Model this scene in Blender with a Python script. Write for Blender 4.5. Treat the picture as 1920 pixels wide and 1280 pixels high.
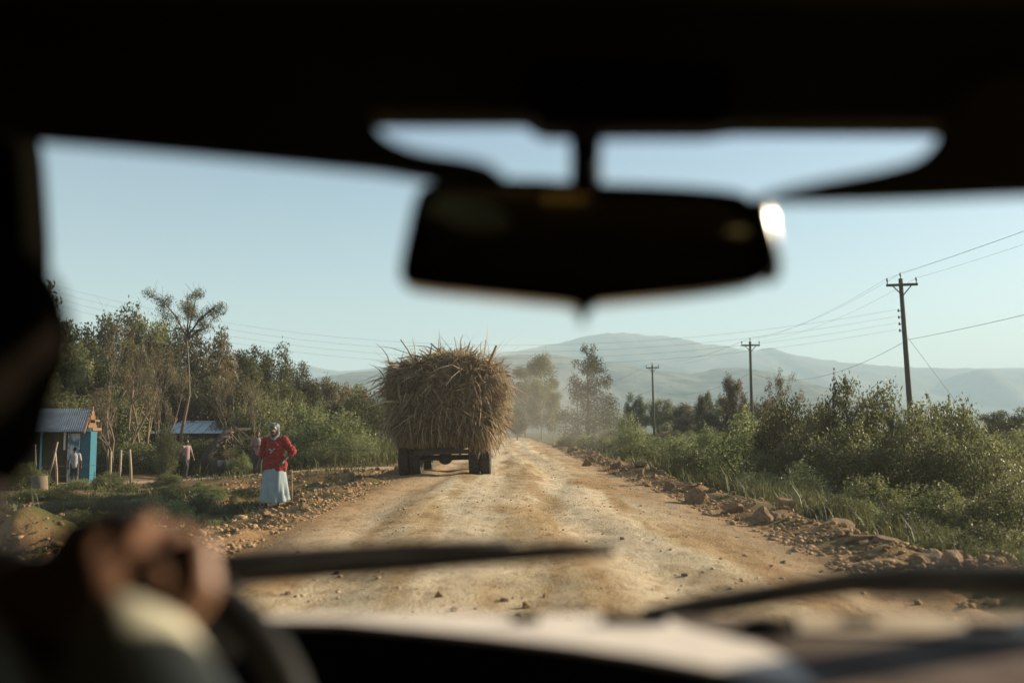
import bpy, math, random
import numpy as np
from mathutils import Vector, Matrix, Euler, noise as mnoise
R = math.radians
for o in list(bpy.data.objects): bpy.data.objects.remove(o)
SC = bpy.context.scene
COL = SC.collection
# ------------------------------------------------------------------ camera
CAM_H, PITCH, YAW, F = 1.2, 0.0889, -0.0032, 1867.0
cam_d = bpy.data.cameras.new('camera'); cam = bpy.data.objects.new('camera', cam_d); COL.objects.link(cam)
cam.location = (0, 0, CAM_H); cam.rotation_euler = (math.pi/2 + PITCH, 0, YAW)
cam_d.lens = 35; cam_d.sensor_width = 36; cam_d.sensor_fit = 'HORIZONTAL'
cam_d.clip_start = 0.02; cam_d.clip_end = 30000
cam_d.dof.use_dof = True; cam_d.dof.focus_distance = 25; cam_d.dof.aperture_fstop = 1.5
SC.camera = cam
# ------------------------------------------------------------------ sky, sun
SUN_AZ, SUN_EL = R(65), R(20)
w = bpy.data.worlds.new('World'); SC.world = w; w.use_nodes = True
nt = w.node_tree; nt.nodes.clear()
sky = nt.nodes.new('ShaderNodeTexSky'); sky.sky_type = 'NISHITA'; sky.sun_disc = False
sky.sun_elevation = SUN_EL; sky.sun_rotation = SUN_AZ; sky.dust_density = 0.8; sky.air_density = 1.0; sky.ozone_density = 1.0
tint = nt.nodes.new('ShaderNodeMix'); tint.data_type = 'RGBA'; tint.blend_type = 'MULTIPLY'; tint.inputs[0].default_value = 1
tint.inputs[7].default_value = (0.90, 0.95, 0.97, 1)
bg = nt.nodes.new('ShaderNodeBackground'); bg.inputs[1].default_value = 0.053
wo = nt.nodes.new('ShaderNodeOutputWorld')
nt.links.new(sky.outputs[0], tint.inputs[6]); nt.links.new(tint.outputs[2], bg.inputs[0]); nt.links.new(bg.outputs[0], wo.inputs[0])
sl = bpy.data.lights.new('sun', 'SUN'); sl.energy = 5.0; sl.angle = R(0.5); sl.color = (1.0, 0.83, 0.60)
sun = bpy.data.objects.new('sun', sl); COL.objects.link(sun)
SD = Vector((math.sin(SUN_AZ)*math.cos(SUN_EL), math.cos(SUN_AZ)*math.cos(SUN_EL), math.sin(SUN_EL)))
sun.rotation_euler = SD.to_track_quat('Z', 'Y').to_euler(); sun.location = SD*50
SC.view_settings.view_transform = 'Standard'; SC.view_settings.look = 'None'
SC.view_settings.exposure = 1.5; SC.view_settings.gamma = 1
SC.render.engine = 'CYCLES'; cy = SC.cycles
cy.use_denoising = True; cy.max_bounces = 6; cy.diffuse_bounces = 2; cy.glossy_bounces = 2; cy.transmission_bounces = 3
cy.transparent_max_bounces = 12; cy.volume_bounces = 1; cy.sample_clamp_indirect = 4; cy.caustics_reflective = False; cy.caustics_refractive = False

# ------------------------------------------------------------------ helpers
CM = Euler((math.pi/2 + PITCH, 0, YAW)).to_matrix()
def P(px, py, Y):                      # a photo pixel at depth Y
    d = CM @ Vector(((px-960)/F, (640-py)/F, -1.0))
    return Vector((0, 0, CAM_H)) + d*(Y/d.y)
def rnd(a, b): return random.uniform(a, b)
def sstep(t):
    t = np.clip(t, 0, 1); return t*t*(3-2*t)

class Nodes:
    def __init__(s, name):
        s.m = bpy.data.materials.new(name); s.m.use_nodes = True; s.t = s.m.node_tree; s.t.nodes.clear()
        s.out = s.n('OutputMaterial')
    def n(s, ty, **kw):
        x = s.t.nodes.new('ShaderNode'+ty)
        for k, v in kw.items(): setattr(x, k, v)
        return x
    def l(s, a, b): s.t.links.new(a, b)
    def noise(s, scale, detail=5, rough=.6, vec=None, dist=0):
        x = s.n('TexNoise'); x.inputs['Scale'].default_value = scale; x.inputs['Detail'].default_value = detail
        x.inputs['Roughness'].default_value = rough; x.inputs['Distortion'].default_value = dist
        if vec is not None: s.l(vec, x.inputs['Vector'])
        return x.outputs['Fac']
    def ramp(s, fac, stops):
        x = s.n('ValToRGB'); e = x.color_ramp.elements
        while len(e) < len(stops): e.new(.5)
        for q, (p, c) in zip(e, stops): q.position = p; q.color = (*c, 1) if len(c) == 3 else c
        s.l(fac, x.inputs[0]); return x.outputs[0]
    def mix(s, f, a, b, mode='MIX'):
        x = s.n('Mix', data_type='RGBA', blend_type=mode)
        for i, v in ((0, f), (6, a), (7, b)):
            if hasattr(v, 'default_value'): s.l(v, x.inputs[i])
            else: x.inputs[i].default_value = v if i == 0 else (*v, 1)
        return x.outputs[2]
    def pos(s): return s.n('NewGeometry').outputs['Position']
    def mapped(s, vec, scale):
        x = s.n('Mapping'); x.inputs['Scale'].default_value = scale; s.l(vec, x.inputs[0]); return x.outputs[0]
    def bsdf(s, col, rough=.7, bump=None, bstr=.4, bdist=.02, **kw):
        b = s.n('BsdfPrincipled'); b.inputs['Roughness'].default_value = rough
        if hasattr(col, 'default_value'): s.l(col, b.inputs['Base Color'])
        else: b.inputs['Base Color'].default_value = (*col, 1)
        for k, v in kw.items(): b.inputs[k].default_value = v
        if bump is not None:
            q = s.n('Bump'); q.inputs['Strength'].default_value = bstr; q.inputs['Distance'].default_value = bdist
            s.l(bump, q.inputs['Height']); s.l(q.outputs[0], b.inputs['Normal'])
        return b.outputs[0]
    def done(s, sh): s.l(sh, s.out.inputs[0]); return s.m

def simple(name, col, rough=.7, var=.25, scale=8, metal=0, spec=.5, bstr=.2, bdist=.01):
    k = Nodes(name); tc = k.n('TexCoord').outputs['Object']; f = k.noise(scale, vec=tc)
    c = k.ramp(f, [(.25, tuple(x*(1-var) for x in col)), (.75, tuple(min(1, x*(1+var)) for x in col))])
    return k.done(k.bsdf(c, rough, f, bstr, bdist, Metallic=metal, **{'Specular IOR Level': spec}))
def leafmat(name, a, b, trans=.48, rough=.55):
    k = Nodes(name); at = k.n('Attribute', attribute_name='tone')
    oi = k.n('ObjectInfo'); c = k.ramp(at.outputs['Fac'], [(0, a), (1, b)])
    hs = k.n('HueSaturation'); mr = k.n('MapRange'); mr.inputs['To Min'].default_value = .75; mr.inputs['To Max'].default_value = 1.2
    k.l(oi.outputs['Random'], mr.inputs['Value']); k.l(mr.outputs[0], hs.inputs['Value']); k.l(c, hs.inputs['Color'])
    b1 = k.bsdf(hs.outputs[0], rough, **{'Specular IOR Level': .35}); t = k.n('BsdfTranslucent'); k.l(hs.outputs[0], t.inputs[0])
    mx = k.n('MixShader'); mx.inputs[0].default_value = trans; k.l(b1, mx.inputs[1]); k.l(t.outputs[0], mx.inputs[2])
    return k.done(mx.outputs[0])

def np_mesh(name, V, loops, starts, tone=None, mat=None, smooth=False):
    me = bpy.data.meshes.new(name)
    V = np.asarray(V, np.float32); loops = np.asarray(loops, np.int32); starts = np.asarray(starts, np.int32)
    me.vertices.add(len(V)); me.vertices.foreach_set('co', V.ravel())
    me.loops.add(len(loops)); me.loops.foreach_set('vertex_index', loops)
    me.polygons.add(len(starts)); me.polygons.foreach_set('loop_start', starts)
    if smooth: me.polygons.foreach_set('use_smooth', np.ones(len(starts), bool))
    me.update(calc_edges=True); me.validate()
    if tone is not None:
        a = me.attributes.new('tone', 'FLOAT', 'POINT'); a.data.foreach_set('value', np.asarray(tone, np.float32))
    if mat: me.materials.append(mat)
    return me
def quads_mesh(name, Q, tone=None, mat=None):       # Q (n,4,3)
    n = len(Q); return np_mesh(name, Q.reshape(-1, 3), np.arange(n*4), np.arange(n)*4, None if tone is None else np.repeat(tone, 4), mat)
def grid_mesh(name, G, mat=None, smooth=True):      # G (ny,nx,3)
    ny, nx = G.shape[:2]; i = np.arange(ny*nx).reshape(ny, nx)
    q = np.stack([i[:-1, :-1], i[:-1, 1:], i[1:, 1:], i[1:, :-1]], -1).reshape(-1)
    return np_mesh(name, G.reshape(-1, 3), q, np.arange(len(q)//4)*4, None, mat, smooth)

class MB:
    def __init__(s): s.v = []; s.f = []
    def add(s, v, f):
        o = len(s.v); s.v += [tuple(x) for x in v]; s.f += [tuple(i+o for i in q) for q in f]
    def box(s, c, d, rot=None):
        hx, hy, hz = [x/2 for x in d]; v = [Vector((x, y, z)) for x in (-hx, hx) for y in (-hy, hy) for z in (-hz, hz)]
        if rot is not None: v = [rot @ x for x in v]
        s.add([x+Vector(c) for x in v], [(0, 1, 3, 2), (4, 6, 7, 5), (0, 4, 5, 1), (2, 3, 7, 6), (0, 2, 6, 4), (1, 5, 7, 3)])
    def beam(s, a, b, wx, wz):
        a, b = Vector(a), Vector(b); d = b-a; q = d.to_track_quat('Y', 'Z').to_matrix(); s.box((a+b)/2, (wx, d.length, wz), q)
    def tube(s, pts, rad, n=8, cap=True):
        pts = [Vector(p) for p in pts]; rad = rad if hasattr(rad, '__len__') else [rad]*len(pts)
        o = len(s.v); prev = None
        for i, p in enumerate(pts):
            t = (pts[min(i+1, len(pts)-1)] - pts[max(i-1, 0)]).normalized()
            if prev is None: u = t.orthogonal().normalized()
            else:
                u = prev - t*prev.dot(t); u = u.normalized() if u.length > 1e-6 else t.orthogonal().normalized()
            prev = u; v = t.cross(u)
            for k in range(n):
                a = 2*math.pi*k/n; s.v.append(tuple(p + (u*math.cos(a)+v*math.sin(a))*rad[i]))
        for i in range(len(pts)-1):
            for k in range(n):
                a = o+i*n+k; b = o+i*n+(k+1) % n; s.f.append((a, b, b+n, a+n))
        if cap: s.f.append(tuple(range(o+n-1, o-1, -1))); e = o+(len(pts)-1)*n; s.f.append(tuple(range(e, e+n)))
    def capsule(s, a, b, ra, rb, n=14):
        a, b = Vector(a), Vector(b); t = (b-a).normalized() if (b-a).length > 1e-6 else Vector((0, 0, 1)); pts = []; rr = []
        for k in range(1, 5): q = math.pi/2*(1-k/4); pts.append(a-t*ra*math.sin(q)); rr.append(max(ra*math.cos(q), .001))
        pts.append(b) if (b-a).length > 1e-6 else None
        if (b-a).length > 1e-6: rr.append(rb)
        for k in range(1, 4): q = math.pi/2*k/4; pts.append(b+t*rb*math.sin(q)); rr.append(rb*math.cos(q))
        pts.append(b+t*rb); rr.append(.001); s.tube(pts, rr, n)
    def ell(s, c, r, rot=None, nu=16, nv=12):
        c = Vector(c); v = []; f = []
        for j in range(nv+1):
            th = math.pi*j/nv
            for i in range(nu):
                ph = 2*math.pi*i/nu; p = Vector((r[0]*math.sin(th+1e-4)*math.cos(ph), r[1]*math.sin(th+1e-4)*math.sin(ph), r[2]*math.cos(th)))
                v.append(c + (rot @ p if rot else p))
        for j in range(nv):
            for i in range(nu): a = j*nu+i; b = j*nu+(i+1) % nu; f.append((a, a+nu, b+nu, b))
        f.append(tuple(range(nu))); f.append(tuple(range((nv+1)*nu-1, nv*nu-1, -1)))
        s.add(v, f)
    def lathe(s, prof, axis=0, n=28, c=(0, 0, 0)):      # prof: (r, h) closed profile round an axis
        o = len(s.v); m = len(prof)
        for k in range(n):
            a = 2*math.pi*k/n
            for r, h in prof:
                p = [0, 0, 0]; p[axis] = h; p[(axis+1) % 3] = r*math.cos(a); p[(axis+2) % 3] = r*math.sin(a)
                s.v.append((p[0]+c[0], p[1]+c[1], p[2]+c[2]))
        for k in range(n):
            for j in range(m):
                s.f.append((o+k*m+j, o+k*m+(j+1) % m, o+((k+1) % n)*m+(j+1) % m, o+((k+1) % n)*m+j))
    def mesh(s, name, mat=None, smooth=True):
        me = bpy.data.meshes.new(name); me.from_pydata(s.v, [], s.f); me.update()
        if smooth: me.polygons.foreach_set('use_smooth', [True]*len(me.polygons))
        if mat: me.materials.append(mat)
        return me
def add(name, me, parent=None, label=None, cat=None, group=None, kind=None, loc=None):
    o = bpy.data.objects.new(name, me); COL.objects.link(o)
    if parent: o.parent = parent
    if loc is not None: o.location = loc
    tag(o, label, cat, group, kind); return o
def tag(o, label=None, cat=None, group=None, kind=None):
    for k, v in (('label', label), ('category', cat), ('group', group), ('kind', kind)):
        if v: o[k] = v
    return o
def thing(name, label, cat, loc=(0, 0, 0), rz=0, group=None):
    o = add(name, None, None, label, cat, group); o.location = loc; o.rotation_euler.z = rz; o.empty_display_size = .2; return o
def bevel(o, wd, seg=3):
    m = o.modifiers.new('bevel', 'BEVEL'); m.width = wd; m.segments = seg; m.limit_method = 'ANGLE'; m.angle_limit = R(40); return o
def remesh(o, vox, sm=3):
    m = o.modifiers.new('remesh', 'REMESH'); m.mode = 'VOXEL'; m.voxel_size = vox; m.use_smooth_shade = True
    if sm: q = o.modifiers.new('smooth', 'SMOOTH'); q.iterations = sm; q.factor = .5
    return o
def smooth_poly(pts, it=2):
    for _ in range(it):
        q = []
        for i in range(len(pts)):
            a = pts[i]; b = pts[(i+1) % len(pts)]; q += [(a[0]*.75+b[0]*.25, a[1]*.75+b[1]*.25), (a[0]*.25+b[0]*.75, a[1]*.25+b[1]*.75)]
        pts = q
    return pts
def prism(name, pxs, Y0, thick, mat, parent, bev=.005, it=1, lean=0):
    pts = smooth_poly(pxs, it) if it else pxs
    W = [P(x, y, Y0) for x, y in pts]; z0 = W[0].z; m = MB(); n = len(W)
    W = [Vector((p.x, p.y+(p.z-z0)*lean, p.z)) for p in W]
    m.v = [tuple(p) for p in W]+[(p.x, p.y+thick, p.z) for p in W]
    m.f = [tuple(range(n)), tuple(range(2*n-1, n-1, -1))]+[(i, i+n, (i+1) % n+n, (i+1) % n) for i in range(n)]
    o = add(name, m.mesh(name, mat, False), parent)
    if bev: bevel(o, bev)
    return o

# ------------------------------------------------------------------ ground shape
def vnoise(x, y, s, seed=0):           # smooth value noise, vectorised
    x = np.asarray(x, float)/s+seed*17.3; y = np.asarray(y, float)/s+seed*9.1
    xi = np.floor(x); yi = np.floor(y); fx = x-xi; fy = y-yi; fx = fx*fx*(3-2*fx); fy = fy*fy*(3-2*fy)
    def h(a, b):
        q = np.sin(a*127.1+b*311.7+seed*74.7)*43758.5453; return q-np.floor(q)
    return (h(xi, yi)*(1-fx)+h(xi+1, yi)*fx)*(1-fy)+(h(xi, yi+1)*(1-fx)+h(xi+1, yi+1)*fx)*fy-.5
def gh(x, y):
    x = np.asarray(x, float); y = np.asarray(y, float)
    xx = np.clip(np.abs(x), 0, 3.2); z = -.009*xx*xx
    on = 1-sstep((np.abs(x)-2.9)/.8); far = sstep((y-55)/60)
    z = z+on*(.05*vnoise(x, y, 1.7, 1)*(1-.5*far)+.035*np.sin(x*4.6+vnoise(x, y, 9, 2)*5)*np.abs(np.sin(x*1.1+.6))+.03*vnoise(x, y, .45, 3)+.012*vnoise(x, y, .16, 4))
    r = x-3.1; rr = np.clip(r, 0, None)
    ridge = .17*np.exp(-((r-.75)/.45)**2)*(r > 0)
    right = ridge*(.7+vnoise(x, y, .8, 5))-.5*sstep((r-1.0)/2.2)+.25*sstep((r-5)/8)+sstep(r/1.)*(.22*vnoise(x, y, 2.3, 6)+.1*vnoise(x, y, .5, 7))+sstep(r/.3)*(.10*vnoise(x, y, .42, 26)+.07*vnoise(x, y, .2, 27))
    l = -3.0-x
    path = sstep((y-31)/4)
    left = .10*np.exp(-((l-.5)/.4)**2)*(l > 0)*(.6+vnoise(x, y, .8, 8))-.12*sstep(l/1.2)-(.62)*sstep((l-1.3)/1.6)*(1-path)-.26*sstep((l-1.3)/3)*(1-path)+.3*sstep((l-4.5)/2)*(1-path)-(.55)*sstep((l-2)/9)*path
    left = left+sstep(l/.3)*(1-path)*(.09*vnoise(x, y, .42, 28)+.06*vnoise(x, y, .2, 29))+sstep(l/1.)*(.16*vnoise(x, y, 2.3, 9)+.10*vnoise(x, y, .6, 10))*(1-.7*path*(np.abs(y-37.2) < 1.8))
    mound = .95*np.exp(-((x+6.9)/1.1)**2-((y-14.2)/1.3)**2)*(1+.5*vnoise(x, y, .5, 11)+.35*vnoise(x, y, .2, 41))
    z = z+np.where(r > 0, right, 0)+np.where(l > 0, left, 0)+mound
    return z
def G(x, y): return float(gh(x, y))
def atg(px, Y): p = P(px, 806, Y); return p.x, G(p.x, Y)

# ------------------------------------------------------------------ materials
def soil():
    k = Nodes('soil'); p = k.pos(); a = k.noise(.5, 6, .6, p); b = k.noise(7, 8, .7, p); c = k.noise(.012, 4, .6, p)
    near = k.ramp(a, [(.33, (.16, .092, .04)), (.47, (.24, .15, .07)), (.57, (.10, .085, .032)), (.7, (.05, .055, .02))])
    farc = k.ramp(c, [(.35, (.055, .062, .026)), (.5, (.085, .08, .036)), (.65, (.045, .055, .022))])
    sx = k.n('SeparateXYZ'); k.l(p, sx.inputs[0])
    mr = k.n('MapRange'); mr.inputs[1].default_value = 60; mr.inputs[2].default_value = 160; k.l(sx.outputs[1], mr.inputs[0])
    col = k.mix(mr.outputs[0], near, farc); col = k.mix(.35, col, k.ramp(b, [(.3, (.3, .3, .3)), (.7, (1, 1, 1))]), 'MULTIPLY')
    return k.done(k.bsdf(col, .95, b, .8, .05, **{'Specular IOR Level': .1}))
def roadmat():
    k = Nodes('dirt_road'); p = k.pos(); st = k.mapped(p, (1, .12, 1)); a = k.noise(1.3, 5, .6, st, .6); b = k.noise(1.1, 6, .65, p); c = k.noise(28, 6, .7, p); d = k.noise(5.5, 5, .7, k.mapped(p, (1, .45, 1)))
    col = k.ramp(a, [(.3, (.33, .21, .10)), (.46, (.43, .305, .165)), (.60, (.58, .48, .33)), (.75, (.64, .55, .41))])
    sx = k.n('SeparateXYZ'); k.l(p, sx.inputs[0]); wb = k.noise(.5, 3, .5, k.mapped(p, (.6, .25, 1)))
    def mth(op, a, b_=None):
        q = k.n('Math', operation=op)
        for i, v in enumerate((a, b_)):
            if v is None: continue
            if hasattr(v, 'default_value'): k.l(v, q.inputs[i])
            else: q.inputs[i].default_value = v
        return q.outputs[0]
    tr = mth('SINE', mth('ADD', mth('MULTIPLY', sx.outputs[0], 3.6), mth('MULTIPLY', wb, 7)))
    tr = mth('ADD', mth('MULTIPLY', tr, .5), mth('MULTIPLY', a, 1.0))
    col = k.mix(k.ramp(tr, [(.35, (0, 0, 0)), (.85, (.75, .75, .75))]), col, (.68, .56, .40))
    eg = k.n('MapRange'); eg.inputs[1].default_value = 2.2; eg.inputs[2].default_value = 3.7; k.l(mth('ADD', mth('ABSOLUTE', mth('ADD', sx.outputs[0], -.2)), mth('MULTIPLY', b, 1.3)), eg.inputs[0])
    col = k.mix(eg.outputs[0], col, (.34, .21, .105))
    col = k.mix(.55, col, k.ramp(b, [(.3, (.62, .56, .46)), (.6, (1, 1, 1))]), 'MULTIPLY')
    col = k.mix(.6, col, k.ramp(d, [(.36, (.5, .42, .33)), (.5, (1, 1, 1))]), 'MULTIPLY')
    col = k.mix(.4, col, k.ramp(c, [(.35, (.55, .5, .42)), (.55, (1, 1, 1))]), 'MULTIPLY')
    ad = k.n('Math', operation='ADD'); k.l(c, ad.inputs[0]); k.l(d, ad.inputs[1])
    return k.done(k.bsdf(col, .95, ad.outputs[0], 1.0, .05, **{'Specular IOR Level': .1}))
def rockmat(name, a, b):
    k = Nodes(name); tc = k.n('TexCoord').outputs['Object']; f = k.noise(3.5, 7, .65, tc); g = k.noise(14, 6, .7, tc)
    at = k.n('ObjectInfo'); c = k.mix(at.outputs['Random'], k.ramp(f, [(.3, a), (.7, b)]), k.ramp(f, [(.3, tuple(x*.65 for x in a)), (.7, tuple(x*.8 for x in b))]))
    return k.done(k.bsdf(c, .9, g, .6, .03, **{'Specular IOR Level': .2}))
def hillmat(name, a, b, sc):
    k = Nodes(name); p = k.pos(); f = k.noise(sc, 8, .65, p); g = k.noise(sc*6, 6, .7, p)
    c = k.ramp(f, [(.35, a), (.6, b)]); c = k.mix(.6, c, k.ramp(g, [(.4, (.35, .4, .35)), (.55, (1, 1, 1))]), 'MULTIPLY')
    return k.done(k.bsdf(c, 1, g, .5, 8, **{'Specular IOR Level': .05}))
M = dict(
    soil=soil(), road=roadmat(), rock=rockmat('rock', (.16, .092, .045), (.33, .215, .12)), rubble=rockmat('rubble', (.20, .12, .055), (.38, .25, .135)), clod=rockmat('clod', (.36, .25, .14), (.52, .40, .26)),
    track=simple('track_soil', (.30, .19, .10), .95, .25, 3),
    bark=simple('bark', (.14, .10, .065), .9, .35, 12), logbark=simple('log_bark', (.04, .03, .022), .95, .5, 9, bstr=1.0, bdist=.05), darkbark=simple('dark_bark', (.09, .07, .05), .9, .3, 12), pale_bark=simple('pale_bark', (.42, .36, .28), .9, .25, 8),
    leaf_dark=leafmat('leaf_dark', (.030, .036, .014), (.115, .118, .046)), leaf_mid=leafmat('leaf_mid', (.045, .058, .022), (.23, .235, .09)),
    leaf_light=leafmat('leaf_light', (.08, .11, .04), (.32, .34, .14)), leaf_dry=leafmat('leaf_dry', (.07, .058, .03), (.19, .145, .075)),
    grass=leafmat('grass', (.03, .04, .012), (.115, .108, .042), .45), weeds=leafmat('weeds', (.025, .045, .014), (.10, .13, .04), .4),
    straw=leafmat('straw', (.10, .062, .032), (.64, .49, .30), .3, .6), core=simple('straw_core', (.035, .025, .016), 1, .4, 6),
    wood=simple('weathered_wood', (.30, .22, .14), .9, .3, 20), pole=simple('pole_wood', (.075, .075, .055), .85, .25, 6),
    wire=simple('wire_metal', (.10, .11, .11), .6, .1), porcelain=simple('insulator_glaze', (.06, .05, .045), .4, .1),
    rubber=simple('tyre_rubber', (.022, .02, .018), .85, .3, 15), steel=simple('rusty_steel', (.03, .022, .018), .7, .4, 12), rim=simple('wheel_rim_paint', (.10, .06, .04), .6, .3, 10),
    headliner=simple('headliner', (.075, .068, .038), .95, .1, spec=0), plastic=simple('black_plastic', (.008, .008, .008), .6, .1, spec=.15), dash=simple('dash_plastic', (.010, .009, .008), .9, .15, spec=.05), pillar=simple('pillar_trim', (.003, .003, .002), .95, .1, spec=0), amber=simple('glow_amber', (.95, .74, .28), .5, .05), tan=simple('tan_trim', (.45, .36, .20), .9, .2), dash_shade=simple('dash_shade_brown', (.13, .105, .092), .95, .7, 6, spec=0), beige=simple('dash_lit_strip_beige', (.40, .33, .25), .95, .35, 14, spec=0),
    mat=simple('dash_mat_cloth', (.64, .575, .52), .95, .06, 30), skin_pale=simple('tanned_skin', (.26, .135, .085), .5, .08, 30), skin=simple('dark_skin', (.075, .042, .028), .5, .1, 30),
    hair=simple('black_hair', (.006, .005, .004), 1.0, .2, 40, spec=0), white_cloth=simple('cream_shirt_cloth', (.50, .48, .38), .9, .08, 20),
    red=simple('red_knit', (.21, .011, .012), .9, .2, 25), skirt=simple('pale_blue_cloth', (.235, .28, .285), .9, .1, 10), scarf=simple('white_scarf_cloth', (.16, .175, .20), .9, .2, 22),
    pink=simple('pink_cloth', (.22, .15, .145), .9, .15, 12), grey=simple('grey_white_cloth', (.27, .265, .28), .9, .12, 12), navy=simple('dark_trouser_cloth', (.02, .022, .025), .9, .2, 12),
    emblem=simple('white_print', (.32, .32, .33), .9, .1), teal=simple('teal_paint', (.008, .10, .145), .6, .25, 5), ltteal=simple('pale_teal_paint', (.14, .45, .50), .6, .2, 6),
    shedwall=simple('brown_boards', (.055, .035, .02), .9, .3, 6), rafter=simple('new_timber', (.15, .075, .035), .8, .25, 10), drum=simple('black_barrel_plastic', (.012, .012, .012), .7, .2),
)
def tinroof(name, col, n):
    k = Nodes(name); tc = k.n('TexCoord').outputs['Object']; f = k.noise(2.5, 6, .7, tc)
    c = k.ramp(f, [(.3, tuple(x*.6 for x in col)), (.6, col), (.8, (col[0]*.9, col[1]*.72, col[2]*.55))])
    return k.done(k.bsdf(c, .45, f, .1, Metallic=.5))
M['tin'] = tinroof('corrugated_iron', (.20, .235, .265), 1); M['tin_pale'] = simple('pale_roof_iron', (.62, .66, .68), .6, .1, 3)
def peeling():
    k = Nodes('peeling_white_paint'); tc = k.n('TexCoord').outputs['Object']; f = k.noise(7, 6, .7, k.mapped(tc, (1, 1, .5))); g = k.noise(30, 3, .6, k.mapped(tc, (1, 1, .03)))
    c = k.ramp(f, [(.43, (.05, .16, .25)), (.50, (.50, .52, .50)), (.7, (.62, .60, .55))]); c = k.mix(.6, c, k.ramp(g, [(.4, (.3, .25, .2)), (.52, (1, 1, 1))]), 'MULTIPLY')
    return k.done(k.bsdf(c, .8, g, .4))
M['peel'] = peeling()
def windscreen_mat():
    k = Nodes('windscreen_glass'); p = k.n('TexCoord').outputs['Object']; f = k.noise(3, 5, .6, p); t = k.n('BsdfTransparent'); t.inputs[0].default_value = (.97, .985, .97, 1)
    d = k.n('BsdfTranslucent'); d.inputs[0].default_value = (.8, .75, .65, 1); mr = k.n('MapRange'); mr.inputs[1].default_value = .3; mr.inputs[2].default_value = .8; mr.inputs[3].default_value = .004; mr.inputs[4].default_value = .022; k.l(f, mr.inputs[0])
    mx = k.n('MixShader'); k.l(mr.outputs[0], mx.inputs[0]); k.l(t.outputs[0], mx.inputs[1]); k.l(d.outputs[0], mx.inputs[2]); return k.done(mx.outputs[0])
M['glass'] = windscreen_mat()
k = Nodes('cabin_dimming_tint'); q = k.n('BsdfTransparent'); q.inputs[0].default_value = (.12, .12, .10, 1); M['tint'] = k.done(q.outputs[0])  # dark tint invented to cut the skylight entering the cabin
k = Nodes('mirror_glass'); M['mirror'] = k.done(k.bsdf((.85, .82, .7), .06, Metallic=1.0))
k = Nodes('mirror_rim_gloss'); M['gloss'] = k.done(k.bsdf((.012, .012, .012), .16, **{'Specular IOR Level': 1.0, 'Coat Weight': 1.0, 'Coat Roughness': .10}))

# ------------------------------------------------------------------ ground, road, track, hills
random.seed(3); rng = np.random.default_rng(3)
def axis(near, step, far, gr):
    a = list(np.arange(0, near, step)); s = step
    while a[-1] < far: s *= gr; a.append(a[-1]+s)
    return np.array(a)
ax = axis(9, .11, 9000, 1.09); gx = np.concatenate([-ax[::-1][:-1], ax]); ay = axis(38, .16, 9000, 1.06); gy = np.concatenate([np.arange(-40, 0, 4), ay])
X, Y = np.meshgrid(gx, gy); Z = gh(X, Y); fade = sstep((np.abs(X)-60)/100)*0+sstep((Y-150)/150); Z = Z*(1-fade)+fade*(-.6)
add('ground', grid_mesh('ground', np.stack([X, Y, Z], -1), M['soil']), kind='structure')
xs = np.linspace(-3.25, 3.35, 95); ys = np.concatenate([np.arange(-6, 45, .10), np.arange(45, 160, .8)]); X, Y = np.meshgrid(xs, ys)
edge = np.abs(X-.05)/3.3; X = X+edge**6*.45*vnoise(X*0+np.sign(X)*7, Y, 1.3, 12); Z = gh(X, Y)+.012+.022*vnoise(X, Y, .13, 13)+.03*np.clip(vnoise(X, Y, .3, 14)-.2, 0, 1)*(Y < 45)-.05*(edge > .985)
add('dirt_road', grid_mesh('dirt_road', np.stack([X, Y, Z], -1), M['road']), kind='structure')
t = np.linspace(0, 1, 160); tx = -2.6-t*20; ty = 37.0+2.0*np.sin(t*2.6)-t*1.5; wv = np.linspace(-1, 1, 12)
X = tx[:, None]+0*wv[None]; Y = ty[:, None]+wv[None]*1.25; Z = gh(X, Y)+.03-.06*(np.abs(wv)[None] > .95)
add('side_track', grid_mesh('side_track', np.stack([X, Y, Z], -1), M['track']), kind='structure')

def hill(name, prof, Y0, depth, mat, seed, rough):
    px = np.array([p[0] for p in prof], float); py = np.array([p[1] for p in prof], float)
    cx = np.linspace(px[0], px[-1], 260); cyv = np.interp(cx, px, py)
    x0 = np.array([P(a, b, Y0).x for a, b in zip(cx, cyv)]); zr = np.array([P(a, b, Y0).z for a, b in zip(cx, cyv)])
    rows = np.linspace(-1, 1, 46); Gm = np.zeros((46, 260, 3))
    for j, r in enumerate(rows):
        yy = Y0+r*depth; f = np.cos(r*math.pi/2)**1.2 if abs(r) < 1 else 0; xx = x0*(1+r*.12)
        n = vnoise(xx, np.full_like(xx, yy), depth*.35, seed)*.45+vnoise(xx, np.full_like(xx, yy), depth*.12, seed+1)*.22+vnoise(xx, np.full_like(xx, yy), depth*.03, seed+2)*.05
        Gm[j, :, 0] = xx; Gm[j, :, 1] = yy+vnoise(xx, xx*0, depth*.3, seed+3)*depth*.3
        Gm[j, :, 2] = -4+(zr+4)*f*(1+n*rough*(1-f)*2.2)+(vnoise(xx, xx*0+yy, depth*.018, seed+4))*rough*zr*.03
    return add(name, grid_mesh(name, Gm, mat), kind='structure')
HA = hillmat('far_hill_cover', (.035, .042, .035), (.13, .13, .10), .004); HB = hillmat('near_hill_cover', (.028, .036, .026), (.17, .165, .115), .010)
hill('far_mountains', [(300, 735), (560, 695), (585, 688), (640, 698), (700, 692), (760, 684), (850, 672), (900, 668), (960, 664), (1020, 655), (1060, 648), (1095, 637), (1140, 634), (1200, 640), (1250, 642), (1290, 652), (1340, 655), (1400, 664), (1425, 657), (1450, 666), (1500, 676), (1560, 684), (1640, 691), (1750, 694), (1850, 692), (1960, 690), (2150, 700), (2400, 720)], 5200, 1900, HA, 3, 1)
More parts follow.
